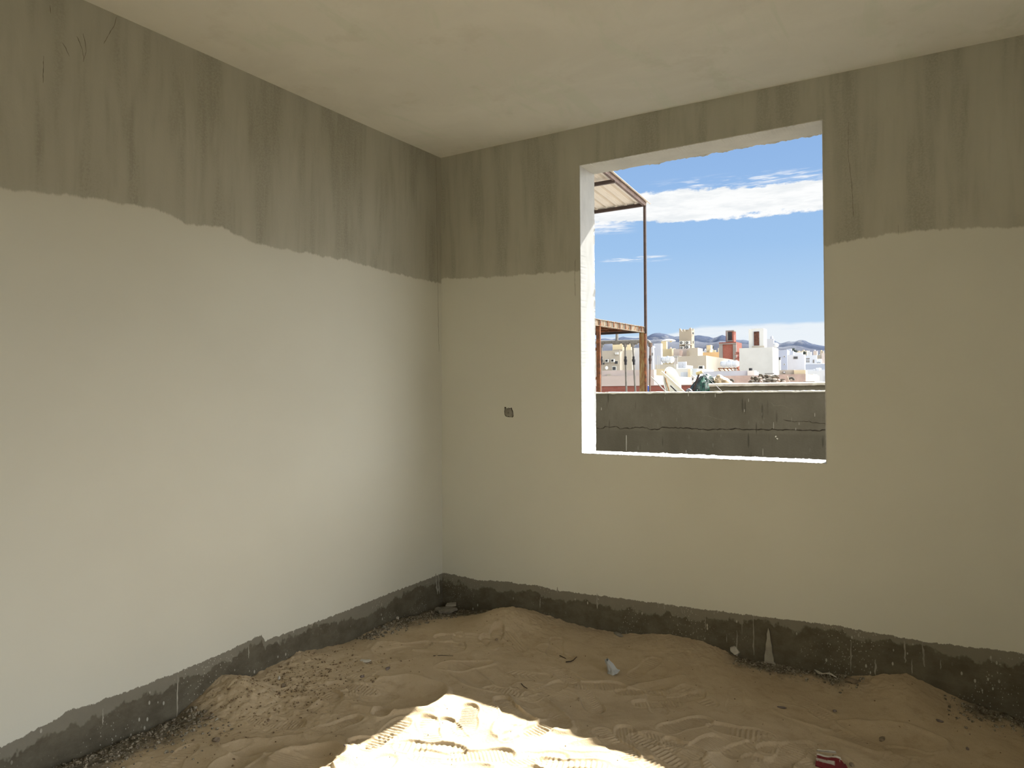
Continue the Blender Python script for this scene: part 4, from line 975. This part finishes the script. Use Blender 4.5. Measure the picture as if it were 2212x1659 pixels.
heap('tarpaulin', 1501, 1541, 831, 849, 6.3, .16, plain('green_plastic_sheet', (.03, .12, .075), var=.5, scale=16, rough=.35, col2=(.012, .02, .018), spec=.6), 'small shiny green plastic sheet bunched below the black tarpaulin', 'plastic sheet', 9, .2, zb=RZ)
heap('sack', 1547, 1586, 811.5, 829, 6.9, .20, sack_mat(), 'tan printed sacking draped over the right end of the dark tarpaulin', 'sacking', 5, .14, lean=-.10, zb=ETOP-.015)
heap('bag', 1480, 1497, 839, 850, 6.5, .05, plain('mottled_plastic_bags', (.30, .29, .30), var=.6, scale=30, rough=.4, col2=(.03, .03, .04)), 'small mottled grey plastic bags at the foot of the leaning brown arm', 'plastic bag', 12, .05)
# rubble heap: every chunk on its own
M_RUB = plain('broken_concrete', (.095, .082, .062), var=.3, scale=14, bump=.003)
M_RUB2 = plain('pale_broken_plaster', (.33, .28, .235), var=.15, scale=14)
RYY = 6.2; rk = random.Random(21)
spots = [(1625, 824, 12, 0), (1631, 819, 13, 0), (1627, 817.5, 11, 0), (1644, 811.5, 11, 0), (1641, 815, 9, 0), (1639, 821, 10, 0), (1650, 817, 9, 0), (1655, 813.5, 10, 0), (1659, 817, 10, 0), (1664, 820, 12, 0), (1666, 813, 9, 1),
         (1671, 815, 12, 0), (1677, 814, 10, 0), (1675, 821, 9, 1), (1670, 823.5, 12, 0), (1659, 823.5, 13, 0), (1650, 821, 11, 1), (1646, 824, 10, 1), (1636, 824.5, 9, 0), (1653, 825, 8, 0), (1681, 820, 6, 0), (1684, 823, 7, 1), (1690, 822, 9, 0), (1693, 824.5, 7, 1), (1679, 825, 7, 1), (1619, 826, 6, 0), (1665, 826, 6, 1), (1642, 818, 8, 1)]
places = ('at the left foot of the rubble heap', 'on the left shoulder of the rubble heap', 'on the left slope of the rubble heap', 'crowning the rubble heap', 'wedged beneath the crowning chunk', 'low in the left half of the heap', 'in the saddle right of the crowning chunk',
          'on the middle crest of the heap', 'below the middle crest', 'slanting in the centre of the heap', 'whitish, on the crest right of centre', 'on the right crest of the heap', 'topmost at the right end of the crest', 'pale, on the right slope', 'at the foot right of centre', 'at the foot of the centre', 'pale, in the heart of the heap',
          'pale, at the foot left of centre', 'small, at the foot left', 'small, under the centre', 'tiny, on the right slope', 'pale, beyond the right foot', 'flat, lying right of the heap', 'pale sliver, farthest right of the heap', 'pale crumb at the right foot', 'tiny crumb, farthest left of the heap', 'pale crumb at the front of the heap', 'pale, beside the crowning chunk')
for k, ((px, py, s_px, pale), pc_) in enumerate(zip(spots, places)):
    Yk = RYY+(py-818)*-.012; p = at_y(px, py+s_px*.30, Yk); p.z = max(p.z, ETOP+.001)
    o = rock('rubble_chunk', p, s_px*1.25*(Yk-CAM[1])/FPX, M_RUB2 if pale else M_RUB, k+3, (1.15, .9, rk.uniform(.5, .8)), ('broken plaster piece ' if pale else 'broken concrete chunk ')+pc_.replace('pale, ', 'whitish, '), 'rubble', 'rubble chunks heaped on the roof edge', sink=.05)
    o.rotation_euler = (rk.uniform(-.4, .4), rk.uniform(-.6, .6), 0)
bm = bmesh.new(); a, b_ = at_y(1699, 812.5, 6.4), at_y(1705, 826.5, 6.4); b_.z = ETOP; bar(bm, a, b_, .014, .03); tag(from_bm('plank', bm, M_RUB2), 'short pinkish board propped upright right of the rubble heap', 'board')
bm = bmesh.new(); a, b_ = at_y(1738, 826, 6.2), at_y(1762, 825, 6.2); bx(bm, a.x, b_.x, 6.1, 6.5, ETOP+.015, ETOP+.024); bx(bm, a.x+.01, a.x+.04, 6.15, 6.4, ETOP-.005, ETOP+.015); bx(bm, b_.x-.04, b_.x-.01, 6.15, 6.4, ETOP-.005, ETOP+.015); tag(from_bm('board', bm, M_GREYC), 'thin dark flat board lying near the right window edge on the roof', 'board')

# ---- town beyond
red = house('low red brick wall running behind the rusty posts and the dish', 'wall', 26, 1400, 'brick_wall')
block('wall_body', 1255, 1612, 1612, 832.5, None, 26, M_BRICK, red, depth=.5)
block('coping', 1255, 1612, 1612, 831, 832.6, 25.95, M_PINK, red, depth=.6)
h1 = house('long pale pink parapet and roof block behind the pipes', 'building', 45, 1340)
block('wall_body', 1240, 1413, 1413, 812, None, 45, M_PINK, h1, depth=9)
block('parapet', 1240, 1340, 1340, 801, 812.5, 45.5, M_PINK, h1, depth=.5); block('parapet', 1340, 1413, 1413, 799, 812.5, 45.5, M_PINK, h1, depth=.5)
patch('vent', 1311.5, 1320, 808, 813, 45.45, M_BEIGE, h1, .06)
h2 = house('beige apartment block with small window units, behind the left pipes', 'apartment building', 80, 1320)
block('wall_body', 1240, 1339.6, 1339.6, 758.5, None, 80, M_BEIGE, h2, depth=14)
block('wall_wing', 1339.6, 1366, 1371, 756.5, None, 81, M_BEIGE_L, h2)  # right side of the block, sunlight put in as paler beige
block('roof_room', 1324, 1345.5, 1345.5, 742.5, 758, 83, M_CREAM, h2, depth=4); block('roof_room', 1354, 1364, 1367, 742, 757.5, 83, M_CREAM, h2)
block('roof_rail', 1325, 1345, 1345, 755, 758, 80.2, M_TAN, h2, depth=.3)
for (a, b_, c, d) in ((1327, 1336, 778.5, 787.5), (1322.5, 1331.5, 791, 801), (1302, 1307, 783, 788.5)): window_on(h2, a, b_, c, d, 80, M_ACW if a == 1322.5 else M_BEIGE_L)
for i, (a, c) in enumerate(((1307, 776), (1319.5, 775.5))): ac_unit(a, a+6.5, c, c+7, 79.6, 'white window unit on the beige block, '+('nearer the rusty square post' if i == 0 else 'nearer the grey drop pipe'), 'window units on the beige block', False)
block('wall_lamp', 1329, 1335, 1335, 761, 765.5, 79.7, M_ACW, h2, depth=.3)
def small_dish(px, py, w, h, Y, label):
    c = at_y(px, py, Y); k = (Y-CAM[1])/FPX; bm = bmesh.new(); n = 20
    prism(bm, [c+Vector((w/2*k*math.cos(2*math.pi*i/n), .1*math.cos(2*math.pi*i/n), h/2*k*math.sin(2*math.pi*i/n))) for i in range(n)], (0, .04, 0))
    bx(bm, c.x-.04, c.x+.04, Y+.05, Y+.3, c.z-.05, c.z+.05); return tag(from_bm('satellite_dish', bm, M_ACW), label, 'satellite dish')
small_dish(1310.3, 794.5, 5.5, 8.5, 79.5, 'tiny white dish on the beige block, seen between the rusty square post and the pipes')
h3 = house('cool white block seen between the rusty post and the water tank', 'building', 84, 1395)
block('wall_body', 1370, 1411, 1414, 751, None, 84, M_LILAC, h3); block('upper_floor', 1413, 1428.5, 1432, 742, None, 86, M_LILAC, h3)
block('parapet', 1396, 1411, 1411, 747, 752, 85, M_LILAC, h3, depth=3)
patch('window', 1408, 1411, 762, 768, 84, M_GREYC, h3)
h4 = house('cream tower under a shallow white dome', 'building', 112, 1440)
block('wall_body', 1428.5, 1452, 1455.5, 754, None, 112, M_CREAM, h4); block('tower', 1428.9, 1440, 1443, 737, 754.5, 114, M_CREAM, h4)
a = at_y(1421.5, 736, 115); b_ = at_y(1451.5, 730, 115); cxx = (a.x+b_.x)/2; rr_ = (b_.x-a.x)/2; bm = bmesh.new(); prof = [(1.0, 0), (.98, .06), (.72, .62), (.4, .9), (.12, 1.0), (.01, 1.0)]; hh = (b_.z-a.z)
tube(bm, [(cxx, 117, a.z+f*hh) for _, f in prof], [rr_*r for r, _ in prof], 32); from_bm('dome', bm, M_WHITEP, h4, smooth=True)
zt4 = at_y(1440, 737, 114).z
for k in (-1, 1): mesh_box('dome_support', M_CREAM, h4, cxx+k*rr_*.38-.12, cxx+k*rr_*.38+.12, 116.5, 116.9, zt4, a.z+.1)
h5 = house('tan house with a stepped, crenellated roof tower', 'house', 108, 1480)
block('wall_body', 1455.5, 1489.7, 1489.7, 753.5, None, 108, M_PINK, h5, depth=6); block('wall_wing', 1489.7, 1508, 1519, 751.5, None, 107, M_BEIGE, h5)
ty = 110; xa, xb = camo_x(1468.3, ty), camo_x(1494.8, ty); bm = bmesh.new()
zz = lambda y: at_y(1480, y, ty).z
prof = [(0, 709), (.10, 709), (.12, 711), (.22, 715), (.27, 716), (.27, 712), (.42, 711), (.44, 715), (.62, 716.5), (.70, 714.5), (.74, 714.5), (.74, 712.5), (.80, 712.5), (.80, 710), (.88, 710), (.88, 708.5), (.95, 708.5), (1.0, 712)]
prism(bm, [(xa, ty, zz(756))]+[(xa+(xb-xa)*f, ty, zz(y)) for f, y in prof]+[(xb, ty, zz(756))], (0, .4, 0))
xe = xb+.05; d = ray(1500.5, 800); Yf = CAM[1]+(xb-CAM[0])*d[1]/d[0]
prism(bm, [(xb, ty+.4, zz(756)), (xb, ty+.4, zz(712)), (xb, ty+(Yf-ty)*.4, zz(716)), (xb, ty+(Yf-ty)*.6, zz(714)), (xb, ty+(Yf-ty)*.75, zz(709.5)), (xb, Yf, zz(709.5)), (xb, Yf, zz(756))], (-.4, 0, 0))
bx(bm, xa, xb-.4, Yf-.4, Yf, zz(756), zz(711)); bx(bm, xa, xa+.4, ty+.4, Yf, zz(756), zz(712)); bx(bm, xa+.4, xb-.4, ty+.4, Yf-.4, zz(756), zz(722))
from_bm('roof_tower', bm, M_TAN, h5)
for y0, y1 in ((718, 721.5),): 
    q0_, q1_ = zz(y1), zz(y0); mesh_box('window', M_GLASS, h5, xb-.02, xb+.05, ty+(Yf-ty)*.35, ty+(Yf-ty)*.75, q0_, q1_)
mesh_box('window', M_GLASS, h5, xb-.02, xb+.05, ty+(Yf-ty)*.45, ty+(Yf-ty)*.65, zz(742), zz(736.5))
block('balcony_slab', 1468, 1492, 1492, 743.8, 745.2, 108.6, M_TAN, h5, depth=1.4)
block('column', 1468.5, 1473.5, 1473.5, 757, 769, 106.8, M_PINKD, h5, depth=.5); block('column', 1484, 1489, 1489, 757, 769, 106.8, M_TAN, h5, depth=.5)
for i, (a, c, wd, nm) in enumerate(((1467.7, 736.5, 9.3, 'upper row, left'), (1480.0, 736.5, 9.6, 'upper row, right'), (1469, 748, 8, 'lower row, left'), (1479.7, 745.5, 9.8, 'lower row, right'))):
    ac_unit(a, a+wd, c, c+(7.8 if i < 2 else 6.5 if i == 2 else 8.5), 108.5, 'white outdoor unit under the tan roof tower, '+nm, 'outdoor units under the tan roof tower')
h6 = house('broad plain beige building in the middle of the window view', 'building', 95, 1520)
block('wall_body', 1464, 1526, 1585, 769, None, 95, M_BEIGE, h6)
block('low_roof', 1452, 1466, 1466, 768.5, 771.5, 96, M_GREYC, h6, depth=3)
h7 = house('ochre yellow strip of roof with a small cream roof room', 'building', 128, 1540)
block('wall_body', 1519, 1556, 1556, 760.8, None, 128, M_YEL, h7, depth=8); block('roof_room', 1527, 1536, 1540, 745.5, 761, 130, M_CREAM, h7); block('vent', 1531, 1534, 1534, 756, 760.8, 129.5, M_TAN, h7, depth=.5)
h8 = house('unfinished red brick building with grey concrete columns and a roof hut', 'building', 118, 1575)
block('wall_body', 1554, 1590.8, 1603.5, 739, None, 118, M_BRICK, h8)
for a, b_ in ((1554, 1561.5), (1584, 1591)): block('concrete_column', a, b_, b_, 743.5, None, 117.8, M_GREYC, h8, depth=.4)
block('concrete_beam', 1554, 1591, 1591, 741.5, 743.6, 117.7, M_GREYC, h8, depth=.4)
block('roof_hut', 1569, 1586, 1591, 713.8, 739.2, 120, M_BRICK, h8); block('hut_roof', 1568.7, 1586.4, 1591.3, 713.5, 716, 119.9, M_GREYC, h8)
patch('doorway', 1572.8, 1581.3, 717, 735, 120, M_BLACK, h8); patch('hut_column', 1569.5, 1572.4, 716, 739, 120, M_GREYC, h8, .08); patch('threshold', 1571, 1583, 735, 738, 120, M_GREYC, h8, .12)
rs = random.Random(4); bm = bmesh.new()
for k in range(9):
    q = at_y(1592+rs.uniform(-1, 8), 761+k*2.1, 116.5); bx(bm, q.x-.3, q.x+rs.uniform(.2, .7), 116.3, 116.9, q.z-.06, q.z+.06)
from_bm('jagged_brick_end', bm, M_BRICK, h8)
tank(1555, 1594, 778.5, 793.5, 88, 'long white twin water tank left of the big off-white building', 'roof water tanks')
st = house('rusty frame carrying the long white water tank', 'tank stand', 88, 1572, 'tank_stand'); rz_ = at_y(1570, 801, 88).z
bm = bmesh.new(); a, b_ = at_y(1551, 796, 88), at_y(1595, 795, 88); bar(bm, a, b_, .12, .12); from_bm('rail', bm, M_RUST, st)
for px in (1552, 1562, 1570, 1578, 1593):
    q = at_y(px, 796, 88); bm = bmesh.new(); bar(bm, q, Vector((q.x+.2, 88.3, rz_)), .1, .1, up=Vector((0, 1, 0))); from_bm('strut', bm, M_RUST, st)
block('roof_block', 1545, 1600, 1600, 801, None, 87.5, M_BEIGE, house('low beige roof block under the long water tank', 'building', 87.5, 1572), depth=5)
tank(1427, 1453.5, 769.5, 783.5, 76, 'white ribbed water tank left of the white roof shutters, above the dish', 'roof water tanks')
tank(1762, 1775, 775.5, 784.5, 132, 'small white tank on the far white roofs near the right window edge', 'roof water tanks')
h9 = house('big plain off-white building topped by a stair hut with a brown door', 'building', 100, 1640)
block('wall_body', 1597.8, 1669.8, 1682.3, 751, None, 100, M_OFFW, h9); block('stair_hut', 1618.5, 1650.8, 1657.5, 709.8, 751.5, 102, M_OFFW, h9)
fr = patch('door_frame', 1627.4, 1641, 714.5, 748, 102, M_WHITEP, h9, .06); dq = patch('door', 1628.8, 1640, 716, 746.5, 101.93, M_BROWND, h9, .06, label='rusty brown metal door')
block('doorstep', 1625, 1652, 1652, 747, 751, 100.6, M_BEIGE, h9, depth=.8); block('side_wing', 1682.3, 1686, 1687, 773, None, 101, M_OFFW, h9)
patch('window', 1682.5, 1686, 771.5, 777.5, 100.9, M_GLASS, h9); patch('shadow_gap', 1652, 1672, 806, 808.4, 100, M_GREYC, h9, .03)
h10 = house('grey-white roof turret with a small pointed cap', 'building', 118, 1665)
block('turret', 1657.8, 1672, 1673.5, 732, None, 118, M_LILAC, h10)
c = at_y(1667, 731, 118.6); k_ = 122/FPX; bm = bmesh.new(); tube(bm, [c+Vector((0, 0, -.2)), c+Vector((0, 0, 2.6*k_)), c+Vector((0, 0, 2.9*k_)), c+Vector((0, 0, 6*k_))], [2.6*k_, 2.6*k_, 3.2*k_, .15*k_], 12); from_bm('pointed_cap', bm, M_LILAC, h10)
c = at_y(1676, 746, 112); bm = bmesh.new(); bmesh.ops.create_uvsphere(bm, u_segments=18, v_segments=10, radius=5.6*116/FPX); bmesh.ops.scale(bm, vec=(1, 1, .95), verts=bm.verts); o = from_bm('roof_dome', bm, M_WHITEP, h10, smooth=True); o.matrix_parent_inverse = Matrix(); o.location = c-Vector(h10.location)
h11 = house('shaded house side coloured blue-grey with two tiny windows, right of the big off-white building', 'house', 135, 1692)
block('wall_body', 1682, 1701, 1701, 756.2, None, 135, M_BLUEG, h11, depth=10)  # white house's side away from the sun, shade put in as blue-grey
for y in (770, 786.8): patch('window', 1692.3, 1696.3, y-1.4, y+1.6, 135, M_ACW, h11); patch('pane', 1693.4, 1695.4, y-.8, y+.9, 134.94, M_GLASS, h11)
h12 = house('bright white house with one framed window, near the right window edge', 'house', 128, 1720)
block('wall_body', 1701.5, 1738.7, 1741, 766.2, None, 128, M_WHITEP, h12); block('upper_floor', 1700, 1710.5, 1712, 753.5, 767, 138, M_LILAC, h12); block('upper_step', 1711, 1714.5, 1715.5, 758, 767, 138, M_LILAC, h12); block('upper_floor', 1717, 1733, 1735.5, 761.2, 767, 136, M_WHITEP, h12)
window_on(h12, 1714, 1723.5, 769.8, 775.6, 128, M_GREYC)
h13 = house('far white house with dark openings at the right window edge', 'house', 145, 1755)
block('wall_body', 1741, 1765, 1766, 767.3, None, 145, M_WHITEP, h13)
for a, b_, c, d in ((1741.5, 1749, 773.5, 776.5), (1742, 1744.5, 778, 783), (1746, 1748.5, 778, 783), (1756, 1759, 777, 784)): patch('window', a, b_, c, d, 145, M_GREYC, h13)
block('roof_block', 1760, 1778, 1778, 784.7, None, 131.5, M_OFFW, h13, depth=5)
h14 = house('far grey-beige house with a pinkish top at the very edge of the window', 'house', 150, 1776)
block('wall_body', 1765, 1775.5, 1775.5, 767, None, 150, M_BEIGE, h14, depth=8); block('wall_wing', 1775.5, 1800, 1800, 762.5, None, 149, M_PINK, h14, depth=8); patch('lamp', 1769, 1771.5, 765, 767.3, 150, M_WHITEP, h14)
h15 = house('blue-grey low wall in front of the far white houses', 'wall', 122, 1765, 'boundary_wall')
block('wall_body', 1740.5, 1800, 1800, 786.3, None, 122, M_BLUEG, h15, depth=4)
h16 = house('white lower roofs with stepped ledges at the right window edge', 'house', 92, 1765)
block('wall_body', 1742, 1800, 1800, 800.5, None, 92, M_WHITEP, h16, depth=10)
for a, b_, t_ in ((1744, 1757, 798.3), (1757.5, 1762, 796.8), (1763, 1770, 794.5), (1771, 1800, 798.5)): block('ledge', a, b_, b_, t_, 801, 92.5, M_WHITEP, h16, depth=2)
block('yard_wall', 1741.5, 1757, 1757, 808, None, 80, M_OFFW, h16, depth=3); patch('door', 1780, 1787, 811.5, 826, 92, M_LILAC, h16); patch('window', 1752.5, 1754.5, 812, 818.5, 80, M_LILAC, h16)
h17 = house('dusky pink wall with fan-shaped grilles below the grey-beige roof parapet', 'building', 62, 1640)
block('wall_body', 1560, 1684, 1684, 811, None, 62, M_PINKD, h17, depth=5); block('wall_wing', 1684, 1740.6, 1741, 808.3, None, 61, M_PINKD, h17, depth=8)
block('parapet', 1684.5, 1715.5, 1715.5, 799.3, 808.6, 62, M_BEIGE, h17, depth=1); block('parapet', 1715.5, 1740.3, 1741, 799.3, 808.6, 61.8, M_CREAM, h17, depth=1)
patch('wall_lamp', 1691.5, 1696.8, 802.3, 806.8, 62, M_GREYC, h17, .12); patch('lamp_glass', 1692.4, 1696, 803, 805.4, 61.88, M_WHITEP, h17, .06)
def fan(px, py, r, Y, parent):
    c = at_y(px, py, Y); k = (Y-CAM[1])/FPX*r; bm = bmesh.new()
    prism(bm, [c+Vector((k*1.12*math.cos(math.pi*i/16), 0, k*1.12*math.sin(math.pi*i/16))) for i in range(17)], (0, -.05, 0)); f = from_bm('fan_grille', bm, M_BEIGE_L, parent)
    bm = bmesh.new()
    for i in range(9):
        a0 = math.pi*(i+.2)/9; a1 = math.pi*(i+.8)/9; prism(bm, [c+Vector((k*q*math.cos(w), -.05, k*q*math.sin(w))) for q, w in ((.42, a0), (.95, a0), (.95, a1), (.42, a1))], (0, -.03, 0))
    from_bm('grille_opening', bm, M_BLACK, f)
fan(1579.5, 825, 6.5, 62, h17); fan(1709.5, 821.5, 6.8, 61, h17)
h18 = house('grey-white roof parapet in front of the long water tank', 'building', 68, 1570)
block('wall_body', 1506.5, 1615, 1615, 801.8, None, 68, M_LILAC, h18, depth=5); block('wall_wing', 1615, 1630, 1635, 800.5, None, 67.8, M_OFFW, h18)
block('water_meter', 1618, 1624, 1624, 795.2, 800.5, 68.2, M_BLACK, h18, depth=.4)
h19 = house('pale roof clutter of pipes and ledges around the cream dish', 'building', 64, 1450)
block('wall_body', 1413, 1438, 1440, 797, None, 64, M_CREAM, h19); block('wall_body', 1438, 1506, 1506, 796.5, None, 66, M_OFFW, h19, depth=6); block('low_wall', 1416, 1462, 1462, 787, None, 72, M_BEIGE_L, h19, depth=6)
block('pink_wall', 1413, 1440, 1440, 811.5, None, 58, M_PINK, h19, depth=3); block('pillar', 1486, 1492, 1492, 797.5, None, 60, M_CREAM, h19, depth=1)
m_cor = plain('blue_white_corrugated_sheet', (.46, .52, .58), var=.15, scale=2, streak=(9, 9, .2))
for a, b_, t_ in ((1470.5, 1486, 804), (1492, 1506, 796.5)): block('corrugated_panel', a, b_, b_, t_, None, 60.5, m_cor, h19, depth=.2)
block('plinth', 1490, 1503, 1503, 825.6, None, 56.8, M_PINK, h19, depth=1)
sht = patch('white_shutter', 1466, 1483.3, 781.5, 795.6, 70, M_WHITEP, h19, .25)
for i in (0, 1):
    for j in (0, 1): patch('shutter_panel', 1467.5+i*8.2, 1474+i*8.2, 783+j*6.4, 788+j*6.4, 69.73, M_LILAC, sht, .04)
bm = bmesh.new()
for px in (1415, 1419.5, 1421.5, 1424, 1456, 1458.5, 1461, 1463.5):
    q = at_y(px, 790, 71); bm = bmesh.new(); tube(bm, [(q.x, 71, at_y(px, 797, 71).z), (q.x, 71, at_y(px, 768, 71).z)], .022, 6); from_bm('standpipe', bm, M_PIPEW, h19)
ac_unit(1492.3, 1499.5, 812, 825.5, 57, 'tall greyish outdoor unit between the cream dish and the brown leaning arm', None)
rod('bar', [(1494, 810.5), (1502.5, 817.5)], .06, M_PIPEW, 57.0, 'short white bar slanting above the tall outdoor unit', 'bar')
ac_unit(1508.5, 1519, 789.8, 797.5, 66, 'dark-fronted window unit below the broad beige building', None, False)
# distant low blocks that fill the slope under the hills
rf = random.Random(31); fills = [M_BEIGE, M_OFFW, M_LILAC, M_CREAM, M_BEIGE_L, M_WHITEP, M_PINK]
hills_px = [(1262, 735), (1284.6, 733), (1306.6, 730.8), (1322, 733.3), (1338, 729.6), (1345.7, 727), (1360, 729.5), (1374, 730), (1388, 729), (1401.8, 724.7), (1408, 721.5), (1415, 719.8), (1425, 719), (1441, 722), (1456.7, 727), (1467.7, 726.5), (1482, 724), (1500.7, 725), (1507, 724), (1514, 724.7), (1532, 727.7),
            (1541, 730), (1549, 727.5), (1560.5, 723.6), (1568, 726.5), (1578, 731), (1591, 734.5), (1606, 734.3), (1618, 736), (1640, 733), (1660, 733), (1673, 735.7), (1679, 739), (1685, 741.8), (1692, 740), (1707, 737.2), (1716, 738), (1725, 735), (1733, 734.5), (1737.6, 735.7), (1747, 739.5), (1756, 743), (1770, 746), (1784.5, 748.5), (1810, 751)]
for k in range(30):
    px = 1404+k*13.2+rf.uniform(-3, 3); w = rf.uniform(6, 13); Yk = rf.uniform(210, 330); top = rf.uniform(750, 759)+(4 if px > 1690 else 0)
    h = house('small distant %s block on the slope under the hills' % ('whitish' if k % 2 else 'sandy'), 'house', Yk, px, group='tiny distant houses under the hills')
    h['label'] = 'tiny pale distant house on the slope under the hills'
    block('wall_body', px, px+w, px+w+rf.uniform(1, 3), top, None, Yk, fills[k % 7], h)
    block('roof_room', px+w*.2, px+w*.5, px+w*.6, top-rf.uniform(1.5, 3), top+.1, Yk+1, fills[(k+3) % 7], h)
# hills: rocky ridges with real depth; blue distance haze put into the rock colour
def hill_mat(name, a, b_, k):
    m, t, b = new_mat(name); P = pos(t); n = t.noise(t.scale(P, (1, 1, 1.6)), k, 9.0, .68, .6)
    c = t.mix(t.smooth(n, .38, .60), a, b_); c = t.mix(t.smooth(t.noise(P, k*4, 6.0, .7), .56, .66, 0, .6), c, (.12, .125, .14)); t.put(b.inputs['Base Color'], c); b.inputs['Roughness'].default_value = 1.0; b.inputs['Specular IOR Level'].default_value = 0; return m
def ridge(name, prof, Yc, front, mat, seed, rough=1.0):
    xs_ = np.linspace(at_y(prof[0][0], 740, Yc).x, at_y(prof[-1][0], 740, Yc).x, 420)
    px_ = np.array([p[0] for p in prof]); X_ = np.array([at_y(p[0], p[1], Yc).x for p in prof]); Z_ = np.array([at_y(p[0], p[1], Yc).z for p in prof])
    crest = np.interp(xs_, X_, Z_)-GZ; vs = np.concatenate([np.linspace(-1, 0, 26), np.linspace(.08, 1, 8)])
    Xg, Vg = np.meshgrid(xs_, vs); f = np.where(Vg < 0, (1+Vg)**1.25, (1-Vg)**1.3)
    k = 1/(front*.18); Yg = Yc+np.where(Vg < 0, Vg*front, Vg*front*.8)
    nz = np.abs(fbm(Xg, Yg, k, seed, 5, .55)); damp = np.clip(np.abs(Vg)*3.0, 0, 1)*np.clip(1-np.abs(Vg)**3, 0, 1)
    Zg = GZ-2+np.maximum(f*(crest[None, :]+2)*(1-.42*nz*damp*rough), 0)
    Zg[26-1] += .6*vnoise(Xg[25], Yg[25], .12, seed+3)
    o = link(name, grid_mesh(name, xs_, vs, np.stack([Xg, Yg, Zg], -1)), mat); return struct(o)
ridge('mountain_range', hills_px, 1500, 620, hill_mat('hazed_blue_grey_rock', (.036, .046, .075), (.062, .074, .104), .006), 71)
foot = [(1262, 744), (1300, 740), (1340, 744), (1380, 740), (1402, 735), (1430, 733), (1452, 738), (1480, 741), (1505, 737), (1530, 741), (1545, 738), (1556, 736), (1600, 743), (1660, 747), (1690, 750), (1715, 747), (1745, 752), (1790, 758)]
ridge('foothills', foot, 760, 320, hill_mat('hazed_rocky_slope', (.050, .056, .078), (.085, .092, .112), .014), 91)
for px, py, s in ((1713, 757, 5.0), (1719, 759, 3.5), (1737, 763, 4.0), (1537, 751, 4.5)):
    Yk = 180; c = at_y(px, py, Yk); r = s*(Yk+4)/FPX; bm = bmesh.new()
    for _ in range(60):
        d = Vector((random.gauss(0, 1), random.gauss(0, 1), random.gauss(0, .8))).normalized()*r*random.uniform(.5, 1.0); M = Matrix.Translation(c+d)
        bmesh.ops.create_icosphere(bm, subdivisions=1, radius=r*random.uniform(.18, .34), matrix=M)
    t = thing('tree', 'small dark distant tree among the far white houses' if px > 1600 else 'small dark distant tree beside the ochre strip roof', 'tree', (c.x, Yk, GZ), 'distant trees' if px > 1600 else None)
    from_bm('foliage', bm, plain('dark_foliage', (.05, .065, .06), var=.4, scale=2), t)
    bm = bmesh.new(); tube(bm, [(c.x, Yk, GZ), (c.x, Yk, c.z)], [.25, .12], 8); from_bm('trunk', bm, M_TAN, t)
